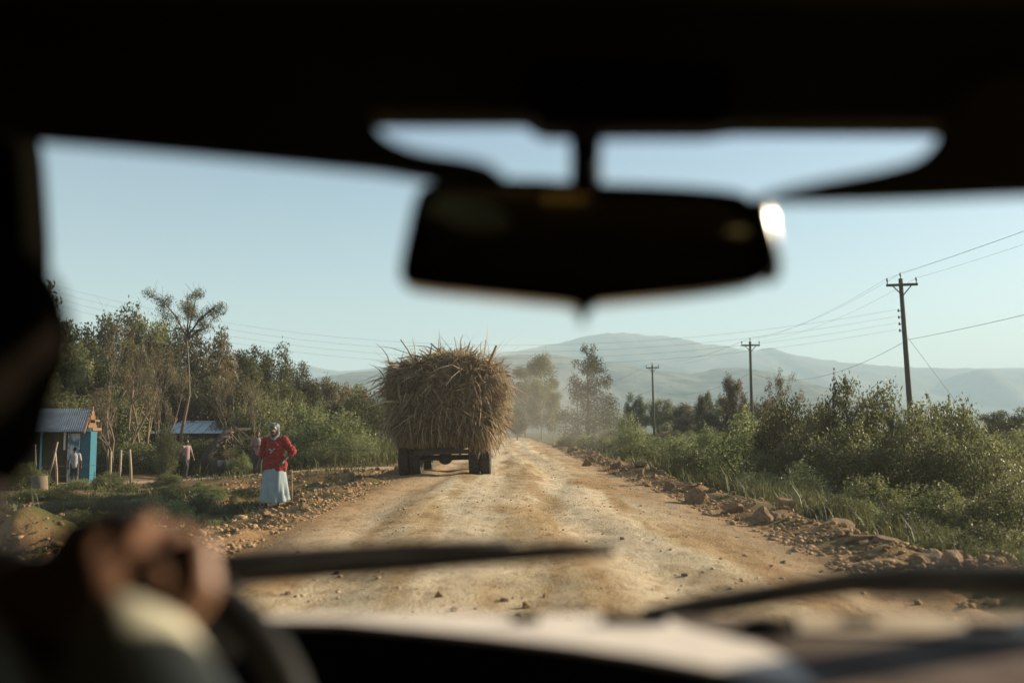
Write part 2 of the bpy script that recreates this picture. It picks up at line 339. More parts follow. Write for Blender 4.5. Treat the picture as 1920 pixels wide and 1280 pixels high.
hill('middle_hills', [(480, 790), (560, 745), (620, 716), (680, 706), (740, 697), (820, 680), (900, 668), (960, 662), (1010, 660), (1050, 662), (1090, 672), (1130, 674), (1165, 680), (1200, 688), (1260, 694), (1300, 700), (1350, 688), (1400, 685), (1440, 694), (1500, 720), (1560, 745), (1640, 770), (1760, 790)], 2600, 1100, HB, 8, 1)
hill('cone_hill', [(1690, 760), (1740, 728), (1790, 703), (1820, 694), (1845, 695), (1880, 710), (1940, 735), (2040, 765)], 4200, 600, HA, 21, .4)
hill('left_foothills', [(430, 770), (540, 760), (640, 752), (720, 742), (800, 738), (900, 745), (1000, 752), (1100, 760), (1250, 775)], 1500, 400, HB, 31, 1)

# ------------------------------------------------------------------ rocks and rubble
def rock_mesh(name, seed, sub=2):
    import bmesh
    bm = bmesh.new(); bmesh.ops.create_icosphere(bm, subdivisions=sub+1, radius=1); rr = random.Random(seed)
    planes = [(Vector((rr.gauss(0, 1), rr.gauss(0, 1), rr.gauss(0, 1))).normalized(), rr.uniform(.45, .8)) for _ in range(15)]
    for v in bm.verts:
        for n, d in planes:
            k = v.co.dot(n)
            if k > d: v.co -= n*(k-d)*.98
        v.co *= 1+.14*mnoise.noise(v.co*1.6+Vector((seed, 0, 0)))+.10*mnoise.noise(v.co*4)+.05*mnoise.noise(v.co*9)
    me = bpy.data.meshes.new(name); bm.to_mesh(me); bm.free(); me.materials.append(M['rock']); return me
ROCK = [rock_mesh('rock', s) for s in range(9)]
def rock(x, y, s, label, group=None, sq=.8, sink=.22, sx=1.0):
    o = add('rock', random.choice(ROCK), None, label, 'rock', group); o.location = (x, y, G(x, y)+s*sq*(.6-sink)); o.rotation_euler = (rnd(-.3, .3), rnd(-.3, .3), rnd(0, 6.3)); o.scale = (s*rnd(.9, 1.3)*sx, s*rnd(.75, 1.05), s*sq); return o
def rock_px(px, py, s, label, **kw):
    s *= .74; Y = 1.2*F/(py-806); x = P(px, 806, Y).x; return rock(x, Y, s, label, **kw)
rock_px(1305, 935, .36, 'large pale brown boulder, biggest on the right road edge', sink=.05)
rock_px(1252, 915, .24, 'rounded pale boulder just beyond the biggest boulder at the right road edge', sink=.05)
rock_px(1215, 908, .15, 'small cream stone at the far end of the right boulder row')
rock_px(1375, 950, .30, 'brown block of rock next to the biggest roadside boulder, nearer side', sink=.25)
rock_px(1428, 972, .24, 'upright pointed brown rock leaning among the right roadside boulders', sq=1.1)
rock_px(1468, 958, .30, 'square-edged tan boulder with a flat top against the grass', sink=.05)
rock_px(1560, 985, .30, 'long flat brown slab lying low beside the right grass', sq=.35, sx=1.5)
rock_px(1600, 1015, .28, 'low long grey-brown rock in the right verge rubble', sq=.4, sx=1.4)
rock_px(1650, 1020, .24, 'flat tan rock at the foot of the right grass bank', sq=.5)
rock_px(1755, 1045, .27, 'large rounded grey boulder in the near right verge', sq=.7, sink=.05)
rock_px(1720, 1062, .16, 'tilted brown stone on the road side of the large grey boulder')
rock_px(1860, 1052, .25, 'big angular boulder near the right picture edge above the wiper', sq=.8)
rock_px(1925, 1050, .22, 'boulder cut by the right picture edge above the wiper')
rock_px(1100, 870, .28, 'reddish upright boulder on the far stretch of the right road edge', sq=1.0, sink=.1)
rock_px(602, 893, .26, 'block-like pale rock on the left verge near the hay trailer', sq=.9, sink=.1)
rock_px(655, 885, .34, 'dark brown boulder heap stone just left of the hay trailer', sq=.8, sink=.1)
rock_px(575, 888, .24, 'upright brown stone standing on the left verge', sq=1.1, sink=.05)
for i in range(165):
    y = rnd(8, 60)**1.0; x = 3.35+abs(random.gauss(.55, .45)); s = random.choice((.025, .03, .035, .045, .06, .10, .13))*(1 if y < 26 else 1.7)
    rock(x, y, s, 'small brown rock in the rubble ridge along the right road edge', 'rocks along the right road edge')
for i in range(95):
    y = rnd(10, 45); x = -3.2-abs(random.gauss(.5, .6)); s = random.choice((.025, .03, .035, .04, .055, .09))*(1 if y < 26 else 1.8)
    rock(x, y, s, 'small brown rock in the rubble strip along the left road edge', 'rocks along the left road edge')
for i in range(30):
    x = -6.9+random.gauss(0, .8); y = 14+random.gauss(0, .7); rock(x, y, rnd(.03, .09), 'brown stone on the earth mound at the left', 'stones on the left earth mound')
for i in range(22):
    px, py = rnd(520, 1650), rnd(985, 1160); Y = 1.2*F/(py-806); x = P(px, 806, Y).x
    if abs(x) < 2.9: rock(x, Y, rnd(.02, .05), 'loose stone lying on the tan road surface', 'loose stones on the road', sq=.8, sink=.1)
def pebbles(name, pts, smin, smax, mat):
    ico = np.array([(0, 0, -1), (.72, -.53, -.45), (-.28, -.85, -.45), (-.89, 0, -.45), (-.28, .85, -.45), (.72, .53, -.45), (.28, -.85, .45), (-.72, -.53, .45), (-.72, .53, .45), (.28, .85, .45), (.89, 0, .45), (0, 0, 1)])
    fc = np.array([(0, 1, 2), (1, 0, 5), (0, 2, 3), (0, 3, 4), (0, 4, 5), (1, 5, 10), (2, 1, 6), (3, 2, 7), (4, 3, 8), (5, 4, 9), (1, 10, 6), (2, 6, 7), (3, 7, 8), (4, 8, 9), (5, 9, 10), (6, 10, 11), (7, 6, 11), (8, 7, 11), (9, 8, 11), (10, 9, 11)])[:, ::-1]
    n = len(pts); s = smin*(smax/smin)**(rng.random(n)**2.2)
    V = (ico[None]*(1+.7*(rng.random((n, 12, 1))-.5))+.25*(rng.random((n, 12, 3))-.5))*s[:, None, None]*np.stack([.8+.6*rng.random(n), .8+.6*rng.random(n), .5+.4*rng.random(n)], -1)[:, None]
    th = rng.random(n)*6.28; c, sn = np.cos(th)[:, None], np.sin(th)[:, None]; V = np.stack([V[..., 0]*c-V[..., 1]*sn, V[..., 0]*sn+V[..., 1]*c, V[..., 2]], -1)
    z = gh(pts[:, 0], pts[:, 1])+.012; V += np.stack([pts[:, 0], pts[:, 1], z+s*.08], -1)[:, None]
    L = (fc[None]+np.arange(n)[:, None, None]*12).reshape(-1)
    return add(name, np_mesh(name, V.reshape(-1, 3), L, np.arange(n*20)*3, None, mat), kind='stuff', label='loose brown stones and clods', cat='rubble')
n = 17000; y = 6+50*rng.random(n)**1.5; p1 = np.stack([3.0+np.abs(rng.normal(.45, .5, n))*(1+.0*y), y], -1)
n = 12000; y = 8+44*rng.random(n)**1.3; p2 = np.stack([-2.8-np.abs(rng.normal(.5, .7, n)), y], -1)
pv = np.concatenate([p1, p2]); pv = pv[vnoise(pv[:, 0], pv[:, 1], .7, 18)+.7*vnoise(pv[:, 0], pv[:, 1], .25, 19) >-.2]; pebbles('verge_rubble', pv, .006, .045, M['rubble'])
n = 5200; y = 4+32*rng.random(n)**1.4; x = rng.uniform(-3, 3.2, n); keep = (vnoise(x, y, .9, 15)+.6*vnoise(x, y, .35, 16) > .12*rng.random(n)); p3 = np.stack([x, y], -1)[keep]
pebbles('road_gravel', p3, .004, .024, M['clod'])
n = 3500; p4 = np.stack([rng.uniform(-9.5, -4.3, n), rng.uniform(10, 36, n)], -1); pebbles('bank_clods', p4, .015, .10, M['rubble'])

# ------------------------------------------------------------------ vegetation
def unit(v): return v/np.linalg.norm(v, axis=-1, keepdims=True)
def leaves(C, size, asp=.42, up=.3, g=None):
    g = g or rng; n = len(C); a = unit(g.normal(size=(n, 3))+np.array([0, 0, up])); b = unit(np.cross(a, g.normal(size=(n, 3))))
    l = (size*(.6+.8*g.random(n)))[:, None]; return np.stack([C-a*l, C+b*l*asp, C+a*l, C-b*l*asp], 1)
def cloud(clumps, n, g, shell=.3):
    c = np.array([q[0] for q in clumps], float); r = np.array([q[1] for q in clumps], float); r = r if r.ndim == 2 else np.repeat(r[:, None], 3, 1)
    pr = r.prod(1)**(2/3); k = g.choice(len(c), n, p=pr/pr.sum()); d = unit(g.normal(size=(n, 3)))*(g.random(n)**shell)[:, None]*(1+.25*g.normal(size=(n, 1))*.6)
    tone = np.clip(.35+.22*g.normal(size=len(c)), 0, 1)[k]+.35*(g.random(n)-.3); return c[k]+d*r[k], np.clip(tone, 0, 1)
def sprigs(ns, g, base, length, per):
    out = []
    for b in base:
        d = unit(np.array([g.normal()*.45, g.normal()*.45, 1.0])); L = length*(.4+.7*g.random())
        t = g.random(per); out.append(b+d*(t*L)[:, None]+g.normal(size=(per, 3))*.018*(1.2-t)[:, None])
    return np.concatenate(out)
def bush_proto(seed, mat, n=9500, lf=.0165, wide=.5, sp=26):
    g = np.random.default_rng(seed); cl = []
    for i in range(24):
        a = g.random()*6.28; r = wide*.8*math.sqrt(g.random()); h = (1-(r/wide)**2*.75)*(.45+.5*g.random())*.85
        cl.append(((r*math.cos(a), r*math.sin(a), max(h, .12)), .10+.13*g.random()))
    for i in range(10): a = g.random()*6.28; r = wide*.85*g.random(); cl.append(((r*math.cos(a), r*math.sin(a), .10+.1*g.random()), .15))
    C, tone = cloud(cl, n, g); base = np.array([c[0] for c in cl])[g.integers(0, 24, sp)]+[0, 0, .04]
    S = sprigs(sp, g, base, .22, 46); C = np.concatenate([C, S]); tone = np.concatenate([tone, np.clip(.5+.3*g.random(len(S)), 0, 1)]); ok = C[:, 2] > .01
    fol = quads_mesh('foliage', leaves(C[ok], lf, g=g), tone[ok], mat)
    m = MB()
    for i in range(12): q = Vector(cl[i][0]); m.tube([(q.x*.1, q.y*.1, -.05), (q.x*.45, q.y*.5, q.z*.5), q], [.018, .012, .005], 5)
    return [('foliage', fol), ('stem', m.mesh('stem', M['darkbark']))]
def grow(m, p, d, L, r, lev, rr, tips, spread=.6, upb=.15, nseg=4, kids=3, nside=5):
    pts = [p]; rad = [r]; q = p.copy(); dd = d.copy()
    for i in range(nseg):
        dd = (dd+Vector((rr.gauss(0, .24), rr.gauss(0, .24), rr.gauss(0, .12)+upb*.25))).normalized(); q = q+dd*(L/nseg); pts.append(q.copy()); rad.append(r*(1-.6*(i+1)/nseg))
    m.tube(pts, rad, nside if lev > 1 else 3, cap=lev > 1)
    if lev == 0: tips.append(q); return
    for k in range(kids+(lev > 2)):
        i = rr.randint(2, nseg); b = pts[i]; nd = (dd+Vector((rr.gauss(0, spread), rr.gauss(0, spread), rr.gauss(upb, spread*.7)))).normalized()
        grow(m, b.copy(), nd, L*rr.uniform(.5, .75), max(rad[i]*.65, .0012), lev-1, rr, tips, spread, upb, nseg, kids, nside)
    tips.append(q)
def tree_proto(seed, mat, kind='dense', n=15000, lf=.0155, bark='bark'):
    g = np.random.default_rng(seed); rr = random.Random(seed); m = MB(); cl = []; tips = []
    if kind == 'dense':
        m.tube([(0, 0, -.03), (.01, 0, .2), (rr.gauss(0, .03), rr.gauss(0, .03), .45), (rr.gauss(0, .04), .02, .72)], [.03, .024, .017, .006], 7)
        for i in range(46):
            u = unit(g.normal(size=3)); rad = .55+.45*g.random(); c = np.array([0, 0, .54])+u*np.array([.36, .36, .40])*rad; cl.append((c, .06+.09*g.random()))
        for c, r in cl[::3]: m.tube([(0, 0, .25+.2*rr.random()), Vector(c)*.6+Vector((0, 0, .2)), Vector(c)], [.012, .007, .003], 5)
    elif kind == 'euc':
        m.tube([(0, 0, -.03), (.006, .0, .3), (-.006, .01, .65), (.0, 0, .97)], [.010, .008, .006, .003], 7)
        for i in range(46):
            h = .20+.77*g.random(); wd = .15*math.sqrt(max(.05, 1-((h-.55)/.46)**2)); a = g.random()*6.28; c = (wd*math.cos(a)*g.random()**.5, wd*math.sin(a)*g.random()**.5, h); cl.append((c, (.065+.03*g.random(), .065+.03*g.random(), .08+.03*g.random()))); m.tube([(0, 0, h-.12), c], [.005, .002], 4)
    elif kind == 'spire':
        m.tube([(0, 0, -.03), (.01, 0, .5), (0, 0, .99)], [.026, .016, .003], 7)
        for i in range(64):
            h = .10+.88*g.random(); wd = .36*(1-h)**.75+.05; a = g.random()*6.28; q = g.random()**.4; c = (wd*math.cos(a)*q, wd*math.sin(a)*q, h+.05*(q)); cl.append((c, .05+.08*(1-h)*(.4+g.random()))); m.tube([(0, 0, h-.03), c], [.006, .002], 4)
    elif kind == 'umbrella':      # flat, feathery spreading crown on a crooked bare stem
        m.tube([(.02, 0, -.03), (-.03, 0, .2), (.05, 0, .42), (.03, .0, .58), (.0, 0, .74)], [.024, .020, .017, .014, .011], 7)
        for limb in ([(0, 0, .74), (-.14, .03, .86), (-.30, 0, .95), (-.44, .02, .97)], [(0, 0, .74), (.14, 0, .84), (.30, .02, .91), (.43, 0, .87)], [(0, 0, .74), (.05, .04, .88), (.09, .02, .98)], [(0, 0, .76), (-.05, .2, .88), (-.08, .36, .93)], [(0, 0, .76), (.08, -.2, .88), (.12, -.36, .92)], [(.0, 0, .72), (.10, .05, .78), (.2, .1, .80)]):
            m.tube(limb, [.010, .007, .004, .002][:len(limb)], 5); lv = [np.array(q) for q in limb]
            for a, b in zip(lv[1:], lv[2:]):
                for t in np.linspace(0, 1, 4): cl.append((a*(1-t)+b*t+g.normal(size=3)*.035*np.array([1, 1, .6]), (.085, .085, .022+.018*g.random())))
            for q in lv[1:]:
                for _ in range(5): m.tube([q, q+g.normal(size=3)*[.06, .06, .04]+[0, 0, .03]], [.003, .001], 3)
    elif kind == 'bare':
        for i in range(2):
            grow(m, Vector((rr.gauss(0, .02), rr.gauss(0, .02), -.02)), Vector((rr.gauss(0, .16), rr.gauss(0, .16), 1)).normalized(), .50, .019, 4, rr, tips, .55, .32, 5, 2)
        tips = [t for t in tips if t.z > .3]; rr.shuffle(tips)
        for q in tips[:max(4, n//90)]: cl.append((np.array(q), .03+.035*g.random()))
    C, tone = cloud(cl, n, g, .45); ok = C[:, 2] > .02
    crown = quads_mesh('crown', leaves(C[ok], lf, .4, g=g), tone[ok], mat)
    return [('trunk', m.mesh('trunk', M[bark])), ('crown', crown)]
def place(proto, name, label, cat, loc, scale, rz=None, group=None):
    t = thing(name, label, cat, loc, rnd(0, 6.3) if rz is None else rz, group); t.scale = scale if hasattr(scale, '__len__') else (scale,)*3
    for nm, me in proto: add(nm, me, t)
    return t
BUSH = {k: [bush_proto(s*7+i, M[m]) for i in range(3)] for s, (k, m) in enumerate((('dark', 'leaf_dark'), ('mid', 'leaf_mid'), ('light', 'leaf_light'), ('dry', 'leaf_dry')))}
def bush(px, top, D, wpx, kind, label, group=None, name='bush', bot=None):
    x, z = atg(px, D); zt = P(px, top, D).z; h = max(zt-z, .3)*(1.14 if top < 780 else .92); wd = wpx*D/F*1.05
    return place(random.choice(BUSH[kind]), name, label, 'bush', (x, D, z-.05), (wd, wd*rnd(.8, 1.1), h), None, group)
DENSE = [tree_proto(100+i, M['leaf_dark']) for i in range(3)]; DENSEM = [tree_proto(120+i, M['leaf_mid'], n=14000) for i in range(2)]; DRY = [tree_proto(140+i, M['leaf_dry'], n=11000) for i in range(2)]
EUC = [tree_proto(160+i, M['leaf_mid'], 'euc', 14000, .010, 'pale_bark') for i in range(2)]; SPIRE = tree_proto(180, M['leaf_dark'], 'spire', 13000, .0115)
UMB = tree_proto(190, M['leaf_dark'], 'umbrella', 8000, .0065, 'bark'); BARE = [tree_proto(200+i, M['leaf_dry'], 'bare', 1500+900*i, .0075, 'bark') for i in range(4)]
def tree(proto, px, top, D, wpx, label, name='tree', group=None, uw=.78, rz=None):
    x, z = atg(px, D); h = P(px, top, D).z-z; wd = wpx*D/F/uw; return place(proto, name, label, 'tree', (x, D, z), (wd, wd, h), rz, group)
# the wood on the left
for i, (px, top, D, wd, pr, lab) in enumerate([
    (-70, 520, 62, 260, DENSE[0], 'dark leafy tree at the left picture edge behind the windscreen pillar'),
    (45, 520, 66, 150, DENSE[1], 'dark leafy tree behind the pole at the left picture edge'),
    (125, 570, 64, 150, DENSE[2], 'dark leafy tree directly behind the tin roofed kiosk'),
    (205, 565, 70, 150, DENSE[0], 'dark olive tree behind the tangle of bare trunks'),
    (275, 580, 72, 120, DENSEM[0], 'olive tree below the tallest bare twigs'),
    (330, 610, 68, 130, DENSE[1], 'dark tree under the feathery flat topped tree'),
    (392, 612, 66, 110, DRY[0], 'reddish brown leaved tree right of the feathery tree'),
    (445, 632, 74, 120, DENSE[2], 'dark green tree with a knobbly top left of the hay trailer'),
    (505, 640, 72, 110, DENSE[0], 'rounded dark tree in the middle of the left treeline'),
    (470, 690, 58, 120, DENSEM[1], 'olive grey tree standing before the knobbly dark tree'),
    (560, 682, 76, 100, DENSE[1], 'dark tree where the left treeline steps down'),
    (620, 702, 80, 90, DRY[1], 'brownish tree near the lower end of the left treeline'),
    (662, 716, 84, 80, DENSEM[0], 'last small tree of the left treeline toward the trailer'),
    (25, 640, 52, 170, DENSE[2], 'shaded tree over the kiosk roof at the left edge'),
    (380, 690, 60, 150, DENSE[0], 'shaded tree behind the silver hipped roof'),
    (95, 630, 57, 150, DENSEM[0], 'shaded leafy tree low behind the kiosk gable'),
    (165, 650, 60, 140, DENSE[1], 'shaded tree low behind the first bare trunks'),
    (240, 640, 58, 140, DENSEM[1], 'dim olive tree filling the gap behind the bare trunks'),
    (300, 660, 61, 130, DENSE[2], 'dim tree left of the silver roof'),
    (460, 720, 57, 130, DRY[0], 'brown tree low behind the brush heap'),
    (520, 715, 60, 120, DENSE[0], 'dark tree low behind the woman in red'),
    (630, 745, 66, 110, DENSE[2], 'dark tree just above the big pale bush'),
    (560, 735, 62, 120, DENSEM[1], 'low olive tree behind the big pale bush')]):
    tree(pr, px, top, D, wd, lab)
for px, top, D, wd, k, lab in [(195, 545, 47, 110, 0, 'bare branched tree right of the kiosk roof'), (232, 545, 49, 90, 1, 'slim bare tree between the kiosk and the feathery tree'), (268, 528, 50, 90, 2, 'tallest bare twiggy tree in the left wood'),
                          (298, 620, 46, 80, 3, 'bare crooked tree beside the ivy covered bush'), (215, 640, 44, 90, 2, 'low bare tree with forked pale limbs behind the fence posts'), (440, 660, 50, 70, 1, 'thin bare tree behind the man by the silver roof'), (480, 690, 46, 60, 0, 'bare sapling behind the man in pink')]:
    tree(BARE[k], px, top, D, wd, lab, 'bare_tree', uw=.6)
tree(UMB, 345, 548, 50, 135, 'feathery flat topped tree rising above the left wood', 'flat_topped_tree', uw=.86, rz=0.0)
for px, top, D, wd, k, lab in [(625, 752, 47, 170, 'light', 'big pale green bush left of the hay trailer'), (700, 790, 50, 110, 'light', 'pale green bush close against the left of the hay trailer'), (560, 790, 45, 110, 'light', 'pale bush behind the woman in red'), (655, 800, 43, 120, 'light', 'lower pale bush in front of the biggest one by the track'),
                               (600, 820, 42, 110, 'mid', 'low green bush at the edge of the side track'), (515, 800, 44, 90, 'mid', 'shaded green bush behind the man in pink'), (314, 775, 41, 36, 'dark', 'tall ivy covered bush among the bare trunks'), (312, 825, 42, 40, 'mid', 'leafy shrub beside the walking man'),
                               (60, 845, 34, 75, 'mid', 'dark green bush before the kiosk at the left'), (15, 830, 33, 90, 'dark', 'shadowed bush at the left picture edge'), (205, 868, 33, 60, 'mid', 'leafy shrub at the foot of the fence posts'), (425, 828, 43, 80, 'dry', 'dry brush heap under the leaning log'), (455, 840, 41, 60, 'light', 'low grass-green bush beside the brush heap'),
                               (385, 905, 27, 60, 'mid', 'small weed bush on the ditch bank left of the woman'), (330, 925, 24, 90, 'light', 'yellow green weed clump in the ditch'), (140, 915, 29, 110, 'mid', 'low weeds below the kiosk doorstep'), (250, 915, 28, 90, 'mid', 'low weeds in front of the side track'), (190, 960, 18, 90, 'mid', 'weed clump beside the earth mound'), (15, 985, 11, 110, 'light', 'sunlit weeds at the foot of the earth mound'), (440, 915, 26, 30, 'light', 'broad leaved plant at the lip of the ditch bank')]:
    bush(px, top, D, wd, k, lab)
# the thicket on the right
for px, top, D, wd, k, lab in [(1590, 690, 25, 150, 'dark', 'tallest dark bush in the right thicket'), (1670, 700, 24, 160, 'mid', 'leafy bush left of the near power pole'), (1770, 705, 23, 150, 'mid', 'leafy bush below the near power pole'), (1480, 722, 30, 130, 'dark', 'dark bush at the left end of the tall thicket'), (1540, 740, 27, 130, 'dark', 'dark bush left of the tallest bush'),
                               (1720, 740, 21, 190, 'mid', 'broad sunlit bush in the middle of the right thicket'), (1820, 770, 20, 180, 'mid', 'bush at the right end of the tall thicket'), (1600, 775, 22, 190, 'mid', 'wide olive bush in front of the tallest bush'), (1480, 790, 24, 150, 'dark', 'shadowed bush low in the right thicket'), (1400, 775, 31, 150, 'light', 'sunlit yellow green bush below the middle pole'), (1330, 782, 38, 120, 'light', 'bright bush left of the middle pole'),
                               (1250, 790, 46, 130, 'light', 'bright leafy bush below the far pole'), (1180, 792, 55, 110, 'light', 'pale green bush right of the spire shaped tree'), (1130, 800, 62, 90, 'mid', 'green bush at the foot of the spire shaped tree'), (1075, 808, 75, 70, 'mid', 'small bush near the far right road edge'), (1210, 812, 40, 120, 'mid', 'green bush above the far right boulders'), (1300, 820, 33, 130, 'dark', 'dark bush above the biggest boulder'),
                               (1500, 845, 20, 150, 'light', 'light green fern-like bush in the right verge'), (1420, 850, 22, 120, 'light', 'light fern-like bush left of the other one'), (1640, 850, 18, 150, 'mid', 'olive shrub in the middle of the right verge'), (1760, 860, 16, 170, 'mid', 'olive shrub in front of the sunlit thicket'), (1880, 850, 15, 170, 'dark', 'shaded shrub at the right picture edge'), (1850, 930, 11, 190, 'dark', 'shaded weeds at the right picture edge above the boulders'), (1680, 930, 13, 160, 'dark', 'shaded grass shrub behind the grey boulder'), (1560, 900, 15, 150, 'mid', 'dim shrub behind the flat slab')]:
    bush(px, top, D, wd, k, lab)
for i in range(26):
    px = rnd(30, 700); D = rnd(50, 60)
    if 275 < px < 480: D = rnd(61, 66)
    bush(px, 806-rnd(.8, 2.8)*F/D, D, rnd(2.6, 4.6)*F/D, random.choice(['dark', 'mid', 'dark', 'dry']), 'shaded undergrowth bush at the foot of the left wood', 'undergrowth at the foot of the left wood')
for i in range(150):
    D = 9.5+26*random.random()**1.1; x_ = 4.75+(1.6+D*.24)*random.random()**1.2; z_ = G(x_, D); hh = rnd(.25, .5)+min(.35, (x_-4.7)*.14); ww = rnd(.7, 1.7)
    place(random.choice(BUSH[random.choice(['mid', 'light', 'dark', 'mid'])]), 'verge_weed', 'knee-high leafy weed growing in the grass of the right verge', 'weed', (x_, D, z_-.05), (ww, ww, hh), None, 'weeds in the right verge')
for i in range(22):
    px = rnd(170, 480); D = rnd(44.5, 49); bush(px, 806-rnd(-.9, .4)*F/D, D, rnd(1.4, 3.0)*F/D, random.choice(['dark', 'mid', 'dark']), 'low dark shrub between the bare trunks on the left', 'shrubs between the bare trunks')
for i in range(56):
    D = rnd(15, 34); px = 954-(6.0+rnd(0, 9))*F/D
    if px < -40: continue
    x_ = (px-954)*D/F; ww = rnd(.7, 1.6); place(random.choice(BUSH[random.choice(['mid', 'light', 'mid', 'dark'])]), 'bank_weed', 'low leafy weed on the rough ground left of the ditch', 'weed', (x_, D, G(x_, D)-.05), (ww, ww, rnd(.25, .6)), None, 'weeds on the left bank')
for i in range(46):
    D = rnd(34, 130); px = 954+(6.0+rnd(0, 26))*F/D
    if px > 1980 or px < 1010: continue
    bush(px, 806-rnd(.2, 1.1)*F/D*.8+4, D, rnd(2.0, 4.2)*F/D, random.choice(['light', 'mid', 'mid', 'dark', 'dry']), 'green bush in the scrub stretching away right of the road', 'bushes in the scrub right of the road')
for i in range(24):
    D = rnd(50, 120); px = 954-(4.6+rnd(0, 8))*F/D; bush(px, 806-rnd(.5, 2.2)*F/D, D, rnd(2, 4)*F/D, random.choice(['light', 'mid', 'dark']), 'green bush beyond the hay trailer on the left verge', 'bushes beyond the trailer on the left verge')
for px, top, D, wd, pr, nm, lab in [(1015, 668, 150, 62, EUC[0], 'eucalyptus_tree', 'tall narrow tree right of the hay trailer'), (985, 690, 190, 62, EUC[1], 'eucalyptus_tree', 'hazy tall tree right behind the hay trailer'), (1036, 712, 152, 34, EUC[1], 'eucalyptus_tree', 'thin pale stemmed tree right of the tall narrow one'), (1102, 655, 130, 125, SPIRE, 'spire_tree', 'spire shaped tree with a broad dark base'),
                             (1192, 736, 160, 44, DENSE[1], 'tree', 'small pointed tree left of the far pole'), (1235, 745, 150, 66, DENSEM[0], 'tree', 'round hazy tree behind the far pole'), (1322, 726, 110, 40, DENSE[2], 'tree', 'small dark tuft tree between far and middle pole'), (1300, 755, 130, 90, DRY[0], 'tree', 'brown tree below the dark tuft tree'), (1378, 698, 85, 58, DRY[1], 'tree', 'reddish round topped tree left of the middle pole'),
                             (1360, 745, 95, 90, DENSEM[1], 'tree', 'low tree under the reddish one'), (1458, 682, 48, 75, BARE[3], 'bare_tree', 'airy thin leaved tree right of the middle pole'), (1890, 762, 80, 110, DENSE[0], 'tree', 'round dark tree at the right picture edge'), (1740, 695, 30, 46, BARE[2], 'bare_tree', 'small wispy tree right of the near pole'), (940, 735, 170, 50, DENSEM[1], 'tree', 'hazy tree hidden by the right side of the load'), (1270, 760, 170, 70, DENSE[0], 'tree', 'far hazy tree right of the round one'), (1430, 745, 100, 80, DRY[0], 'tree', 'brown tree behind the middle pole foot'), (970, 762, 120, 40, DENSE[2], 'tree', 'dark hazy tree at the end of the road')]:
    tree(pr, px, top, D, wd, lab, nm, uw=.34 if nm == 'eucalyptus_tree' else (.75 if nm != 'bare_tree' else .6))
# grass and weeds
def grass(name, x, y, hmin, hmax, mat, label, lean=.85, wd=.0042):
    n = len(x); z = gh(x, y)-.02; h = hmin+(hmax-hmin)*rng.random(n)**1.6*(.6+.9*(vnoise(x, y, 1.5, 30)+.5)); th = rng.random(n)*6.28
    a = np.stack([np.cos(th), np.sin(th), 0*th], -1); b = np.stack([-np.sin(th), np.cos(th), 0*th], -1); p0 = np.stack([x, y, z], -1); up = np.array([0, 0, 1.])
    ln = (lean*rng.random(n))[:, None]; p1 = p0+up*(h*.55)[:, None]+a*(h[:, None]*ln*.35); p2 = p0+up*(h*(1-.2*ln[:, 0]))[:, None]+a*(h[:, None]*ln)
    wv = (wd*(.6+.8*rng.random(n))*(1+y/18))[:, None]*b; V = np.stack([p0-wv, p0+wv, p1+wv*.8, p1-wv*.8, p2], 1)
    i = np.arange(n)[:, None]*5; L = np.concatenate([i+[0, 1, 2, 3], i+[3, 2, 4]], 1).reshape(-1); st = (np.arange(n)[:, None]*7+[0, 4]).reshape(-1)
    tone = np.clip(.25+.9*(vnoise(x, y, 1.2, 31)+.25)+.3*rng.random(n), 0, 1); return add(name, np_mesh(name, V.reshape(-1, 3), L, st, np.repeat(tone, 5), mat), kind='stuff', label=label, cat='grass')
n = 110000; y = 7.5+38*rng.random(n)**1.25; x = 4.35+(4+y*.35)*rng.random(n)**.9; grass('tall_grass', x, y, .08, .6, M['grass'], 'tall grass on the right verge')
n = 22000; y = 9+26*rng.random(n)**1.1; x = -5.0-10*rng.random(n); k_ = vnoise(x, y, 1.4, 33) > -.05; grass('short_grass', x[k_], y[k_], .06, .35, M['grass'], 'short grass in the left ditch')
n = 16000; y = 38+60*rng.random(n); x = np.where(rng.random(n) < .5, -4.2-9*rng.random(n)**1.5, 4.6+20*rng.random(n)); kk = (x > 0) | (y > 40.2); grass('far_grass', x[kk], y[kk], .2, .8, M['grass'], 'grass along the far verges', wd=.009)
n = 15000; y = 10+26*rng.random(n); x = np.concatenate([4.6+8*rng.random(n//2), -4.9-11*rng.random(n-n//2)]); z = gh(x, y)+.02+.22*rng.random(n)**1.5; C = np.stack([x, y, z], -1); kk = vnoise(x, y, 1.0, 35) > -.02
add('ground_weeds', quads_mesh('ground_weeds', leaves(C[kk], .05, .5), np.clip(rng.random(kk.sum()), 0, 1), M['weeds']), kind='stuff', label='leafy ground weeds', cat='weeds')

